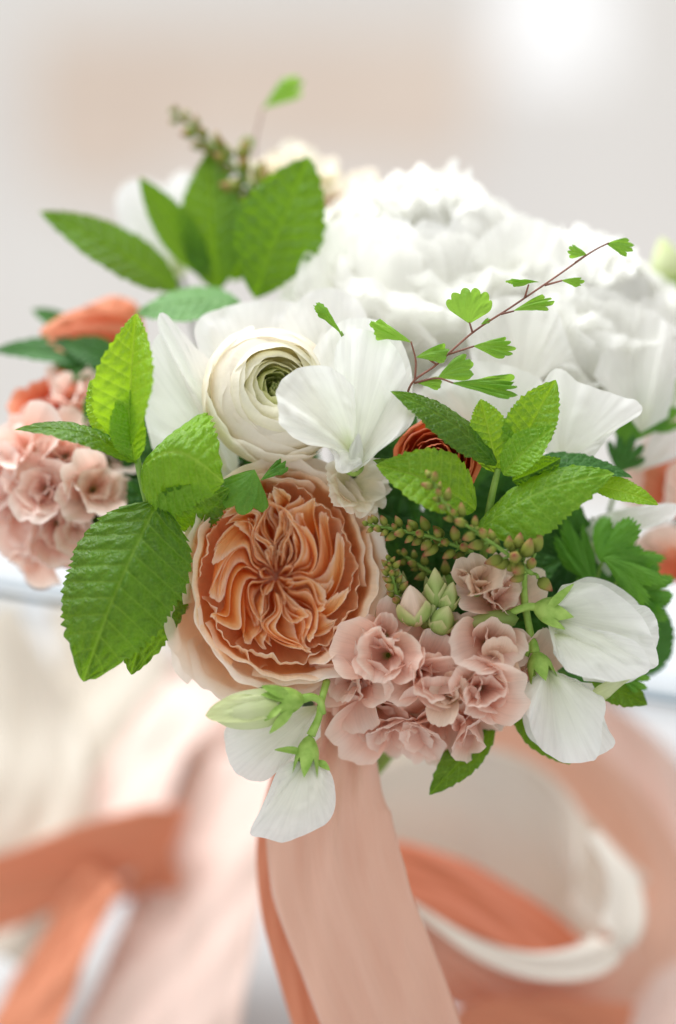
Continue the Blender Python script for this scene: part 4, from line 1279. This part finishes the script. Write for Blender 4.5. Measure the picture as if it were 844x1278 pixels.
# ------------------------------------------------------------------ seed spikes (racemes of pointed buds)
def raceme(name, label, path, n, s0, s1, seed, extra=(), mat='bud_brown', group="bud spikes"):
    t = Thing(name, label, "flower spike", pt(*path[-1]), group)
    P = [pt(*p) for p in path]
    tube(t, "stem", P, [1.6, 2.4, 3.2], M['stem'])
    C_ = catmull(P, 200)
    r_ = random.Random(seed)
    for i in range(n):
        x = (i + 0.5) / n
        c = C_[int(x * 199)]
        T = unit(C_[min(199, int(x * 199) + 3)] - C_[max(0, int(x * 199) - 3)])
        side = frame(T)
        a = i * 2.4 + r_.uniform(-.4, .4)
        out = side[0] * math.cos(a) + side[1] * math.sin(a)
        d = unit(out * 0.9 - T * (0.75 + r_.uniform(-.2, .2)))
        sz = 1.22 * (s0 + (s1 - s0) * x) * r_.uniform(0.75, 1.2)
        b = c + d * sz * (0.3 + 0.3 * x)
        tube(t, "pedicel", [c, c + d * sz * 0.35, b + d * sz * 0.1], [sz * .09, sz * .08, sz * .10], M['stem'], n=5, m=4)
        bud(t, "bud", b, b + d * sz * 1.45, sz * 0.46, M[mat], n=10, m=9, ridge=0.10, seed=i)
    for c, b, e, r in extra:
        tube(t, "pedicel", [pt(*c), (pt(*c) + pt(*b)) / 2 + A(2, 2, 0), pt(*b)], [2.0, 2.0, 2.6], M['stem'], n=6, m=6)
        bud(t, "bud", pt(*b), pt(*e), r, M[mat], n=12, m=10, ridge=0.10)
    return t


raceme("bud_spike", "spike of plump green buds with reddish tips under the mint leaf", [(538, 596, 70), (562, 638, 66), (600, 668, 58), (640, 696, 44), (664, 716, 28)], 32, 8, 15, 5,
       [((655, 712, 30), (668, 690, 36), (674, 660, 40), 9), ((664, 716, 24), (672, 722, 28), (690, 738, 30), 9), ((640, 696, 36), (650, 700, 42), (640, 716, 44), 9), ((640, 696, 36), (646, 685, 42), (650, 664, 46), 8), ((664, 716, 24), (646, 708, 34), (622, 704, 40), 8)])
raceme("bud_spike", "thin brownish bud spike lying between the rose and the mint", [(460, 655, 22), (500, 662, 18), (545, 672, 8), (590, 690, -6)], 32, 7, 13, 6)
raceme("bud_spike", "short upright bud spike against the edge of the peach rose", [(486, 700, 14), (490, 722, 10), (500, 756, -4)], 22, 6, 10, 7)
raceme("bud_spike", "bud spike between rose and cream stock buds, deep in shade", [(500, 690, -30), (530, 710, -30), (560, 730, -40)], 12, 8, 11, 9)
raceme("bud_spike", "yellowish bud spike sticking up at the back above the mint leaves", [(216, 138, -270), (262, 178, -262), (300, 215, -255), (330, 260, -240)], 30, 9, 20, 8)


# ------------------------------------------------------------------ ribbons
def ribbon(name, label, path, widths, mats='ribbon', cat="ribbon", n=90, m=31, seed=0, rip=4.0, group="silk ribbons", thick=1.2, gather=0.0, crease=0.0):
    """path: (px, py, z, wx, wy, wz): centre points and the direction of the ribbon's width."""
    P = catmull([pt(*p[:3]) for p in path], n)
    D = catmull([unit(p[3:6]) for p in path], n)
    T = np.gradient(P, axis=0)
    T /= np.linalg.norm(T, axis=1, keepdims=True)
    D = D - (D * T).sum(1, keepdims=True) * T
    D /= np.linalg.norm(D, axis=1, keepdims=True)
    Nn = np.cross(T, D)
    w = np.interp(np.linspace(0, 1, n), np.linspace(0, 1, len(widths)), widths)
    w = w * (DIST - P[:, 2]) / DIST
    u = np.linspace(-1, 1, m)
    x = np.linspace(0, 1, n)
    rp = rip * (wob(u[None] * 2.2 + x[:, None] * 6, seed) + 0.5 * wob(u[None] * 5 + x[:, None] * 2, seed + 1))
    rp = rp + gather * np.exp(-4.0 * x)[:, None] * np.sin(u * 10 + 1)[None] + crease * np.exp(-((u[None] - 0.35 + 0.5 * x[:, None]) / 0.10) ** 2) * np.sin(np.pi * x)[:, None]
    G = P[:, None] + (w[:, None] * u[None] / 2)[..., None] * D[:, None] + rp[..., None] * Nn[:, None]
    o = Thing(name, label, cat, pt(*path[0][:3]), group)
    o.grid("band", G, M[mats], None, None, thick)
    return o


ribbon("silk_ribbon", "wide peach silk ribbon falling straight down from the bouquet", [
    (428, 860, -70, 1, 0.05, 0.0), (424, 930, -70, 1, 0.05, 0.0), (410, 1010, -85, 1, 0.08, 0.15), (422, 1100, -100, 1, 0.25, 0.25), (458, 1200, -115, 1, 0.25, 0.2), (498, 1300, -130, 1, 0.25, 0.1), (522, 1380, -150, 1, 0.2, 0)],
    [60, 88, 156, 176, 168, 160, 150], 'ribbon', seed=1, rip=13, gather=9, crease=9)
ribbon("silk_ribbon", "narrow apricot silk ribbon edge showing beside the falling peach ribbon", [
    (362, 960, -161, 0.9, 0.3, 0.1), (348, 1050, -169, 0.9, 0.3, 0.1), (360, 1140, -175, 0.9, 0.4, 0.1), (392, 1240, -175, 0.9, 0.4, 0.1), (425, 1340, -175, 1, 0.3, 0)],
    [40, 56, 66, 76, 80], 'ribbon_deep', seed=2, rip=3)
ribbon("silk_ribbon", "pale cream silk ribbon looping up and over behind the stock flower", [
    (420, 1060, -592, 0, 1, 0.2), (510, 1025, -605, 0, 1, 0.25), (600, 1018, -630, 0, 1, 0.3), (680, 1060, -642, -0.35, 0.85, 0.35), (735, 1115, -630, -0.7, 0.6, 0.4), (752, 1160, -598, -0.8, 0.1, 0.6), (725, 1190, -561, -0.4, -0.8, 0.5), (660, 1196, -536, 0, -0.9, 0.4)],
    [150, 165, 180, 170, 130, 90, 60, 40], 'ribbon_ivory', seed=3, rip=8)
ribbon("silk_ribbon", "apricot silk ribbon inside the loop, coloured dark orange for the shade there", [
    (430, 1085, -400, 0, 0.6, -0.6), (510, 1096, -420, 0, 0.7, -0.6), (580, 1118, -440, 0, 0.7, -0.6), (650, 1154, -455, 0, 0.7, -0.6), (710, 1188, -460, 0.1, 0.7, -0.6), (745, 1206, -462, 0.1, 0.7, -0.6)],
    [100, 104, 108, 96, 60, 40], 'ribbon_shade_tone', seed=4, rip=5)
ribbon("silk_ribbon", "broad apricot silk ribbon sweeping from the stock down round the cream loop", [
    (560, 890, -667, 0.5, 0.8, 0.2), (660, 930, -673, 0.6, 0.75, 0.2), (750, 1005, -673, 0.8, 0.5, 0.2), (808, 1100, -661, 1, 0.1, 0.2), (808, 1190, -630, 0.9, -0.4, 0.2), (750, 1270, -592, 0.7, -0.6, 0.2), (670, 1320, -567, 0.4, -0.8, 0.2)],
    [80, 90, 100, 110, 130, 140, 130], 'ribbon', seed=5, rip=6)
ribbon("silk_ribbon", "apricot silk ribbon folding under the cream loop along the table", [
    (470, 1140, -480, 0.1, 0.9, 0.3), (560, 1195, -498, 0.1, 0.9, 0.3), (650, 1232, -517, 0.05, 0.9, 0.3), (730, 1225, -530, -0.1, 0.9, 0.3), (790, 1170, -555, -0.5, 0.7, 0.3)],
    [110, 116, 110, 96, 70], 'ribbon', seed=6, rip=9, crease=10)
ribbon("silk_ribbon", "blush silk ribbon lying flat below the cream loop", [
    (500, 1340, -430, 0.5, 0.7, 0.4), (590, 1300, -455, 0.3, 0.8, 0.4), (680, 1290, -480, 0.1, 0.9, 0.4), (780, 1300, -505, 0.0, 0.9, 0.4)],
    [120, 120, 110, 110], 'ribbon_deep', seed=7, rip=6)
ribbon("silk_ribbon", "ivory silk ribbon turning under at the open end of the loop", [
    (742, 1040, -470, -0.7, 0.5, 0.4), (778, 1100, -440, -0.9, 0.2, 0.4), (776, 1156, -405, -0.8, -0.4, 0.4), (738, 1196, -385, -0.3, -0.8, 0.4), (672, 1206, -378, 0.1, -0.9, 0.4), (600, 1186, -374, 0.3, -0.9, 0.4), (530, 1142, -372, 0.3, -0.9, 0.4), (440, 1085, -372, 0.3, -0.9, 0.4)],
    [30, 48, 54, 46, 34, 24, 16, 14], 'ribbon_ivory', seed=31, rip=3)
ribbon("silk_ribbon", "wide cream silk ribbon filling the hollow of the loop", [
    (470, 960, -640, 0.2, 0.9, 0.3), (560, 1010, -640, 0.1, 0.95, 0.3), (660, 1080, -650, 0, 0.95, 0.3), (770, 1150, -640, 0, 0.95, 0.3)],
    [190, 200, 200, 150], 'ribbon_ivory', seed=27, rip=10)
ribbon("silk_ribbon", "pale blush silk ribbon fallen on the table beyond the loop", [
    (700, 900, -760, 0.7, 0.7, 0.2), (790, 980, -740, 0.8, 0.6, 0.2), (850, 1080, -700, 1, 0.2, 0.2), (850, 1200, -620, 1, 0, 0.2), (820, 1310, -560, 1, -0.2, 0.2)],
    [120, 130, 130, 150, 160], 'ribbon_blush', seed=28, rip=10)
# ribbons spilled on the table further back
ribbon("silk_ribbon", "cream silk ribbon standing in a tall fold behind the others", [
    (-60, 800, -888, 1, 0.0, 0.2), (0, 900, -834, 1, 0.0, 0.25), (30, 990, -762, 1, 0, 0.3), (20, 1080, -708, 1, 0, 0.3), (-30, 1180, -672, 1, 0, 0.3)],
    [190, 180, 170, 180, 190], 'ribbon_cream', seed=8, rip=14)
ribbon("silk_ribbon", "beige silk ribbon hanging in shade behind the blush one", [
    (130, 740, -1014, 1, 0.0, 0.2), (140, 830, -960, 1, 0.0, 0.25), (135, 920, -888, 1, 0, 0.3), (120, 1010, -816, 1, 0, 0.3)],
    [150, 150, 150, 160], 'ribbon_cream', seed=18, rip=12)
ribbon("silk_ribbon", "pale pink silk ribbon trailing behind the stems", [
    (255, 800, -1014, 1, 0.1, 0.3), (280, 880, -942, 1, 0.1, 0.3), (320, 960, -870, 1, 0.1, 0.3), (340, 1060, -798, 1, 0.1, 0.3)],
    [130, 140, 150, 160], 'ribbon_blush', seed=19, rip=12)
ribbon("silk_ribbon", "blush silk ribbon slanting up behind the apricot band", [
    (240, 850, -906, 0.9, 0.3, 0.2), (190, 930, -834, 0.9, 0.3, 0.3), (150, 1010, -762, 0.9, 0.3, 0.3), (110, 1090, -708, 0.9, 0.3, 0.3)],
    [120, 130, 140, 130], 'ribbon_blush', seed=9, rip=10)
ribbon("silk_ribbon", "apricot silk ribbon stretched across in a flat folded band", [
    (-60, 1135, -636, 0.1, 0.95, 0.3), (30, 1105, -645, 0.1, 0.95, 0.3), (110, 1078, -654, 0.1, 0.95, 0.3), (180, 1062, -663, 0.1, 0.95, 0.3), (216, 1058, -681, 0.1, 0.95, 0.3), (200, 1064, -717, 0.1, 0.95, 0.3), (120, 1090, -735, 0.1, 0.95, 0.3)],
    [100, 105, 112, 118, 110, 100, 90], 'ribbon_deep', seed=10, rip=7)
ribbon("silk_ribbon", "apricot silk tail hanging diagonally from the folded band", [
    (130, 1090, -627, 0.8, 0.5, 0.2), (95, 1150, -618, 0.8, 0.5, 0.2), (60, 1220, -600, 0.8, 0.5, 0.2), (20, 1300, -582, 0.8, 0.5, 0.2)],
    [60, 80, 90, 100], 'ribbon_deep', seed=11, rip=8)
ribbon("silk_ribbon", "blush silk ribbon puddled on the table beside the stems", [
    (300, 940, -798, 1, 0.1, 0.4), (270, 1040, -726, 1, 0.1, 0.4), (240, 1140, -654, 1, 0.1, 0.4), (210, 1240, -591, 1, 0.1, 0.4), (190, 1330, -546, 1, 0.1, 0.4)],
    [140, 170, 190, 210, 220], 'ribbon_blush', seed=12, rip=12)

# wrapped handle
t = Thing("wrapped_handle", "bundle of dark stems bound under the flowers", "stem bundle", HAND)
for i in range(18):
    r_ = random.Random(i + 300)
    a = i * 2.4
    rr = 9 * math.sqrt(i)
    top = HAND + A(rr * math.cos(a), 60, rr * math.sin(a) * .8)
    b = pt(420 + rr * math.cos(a) * 1.2 + r_.uniform(-6, 6), 1560 + r_.uniform(-40, 0), -330 + rr * math.sin(a))
    tube(t, "stem", [top, (top + b) / 2 + A(r_.uniform(-5, 5), 0, 0), b], [7, 7, 7], M['stem_dark'])
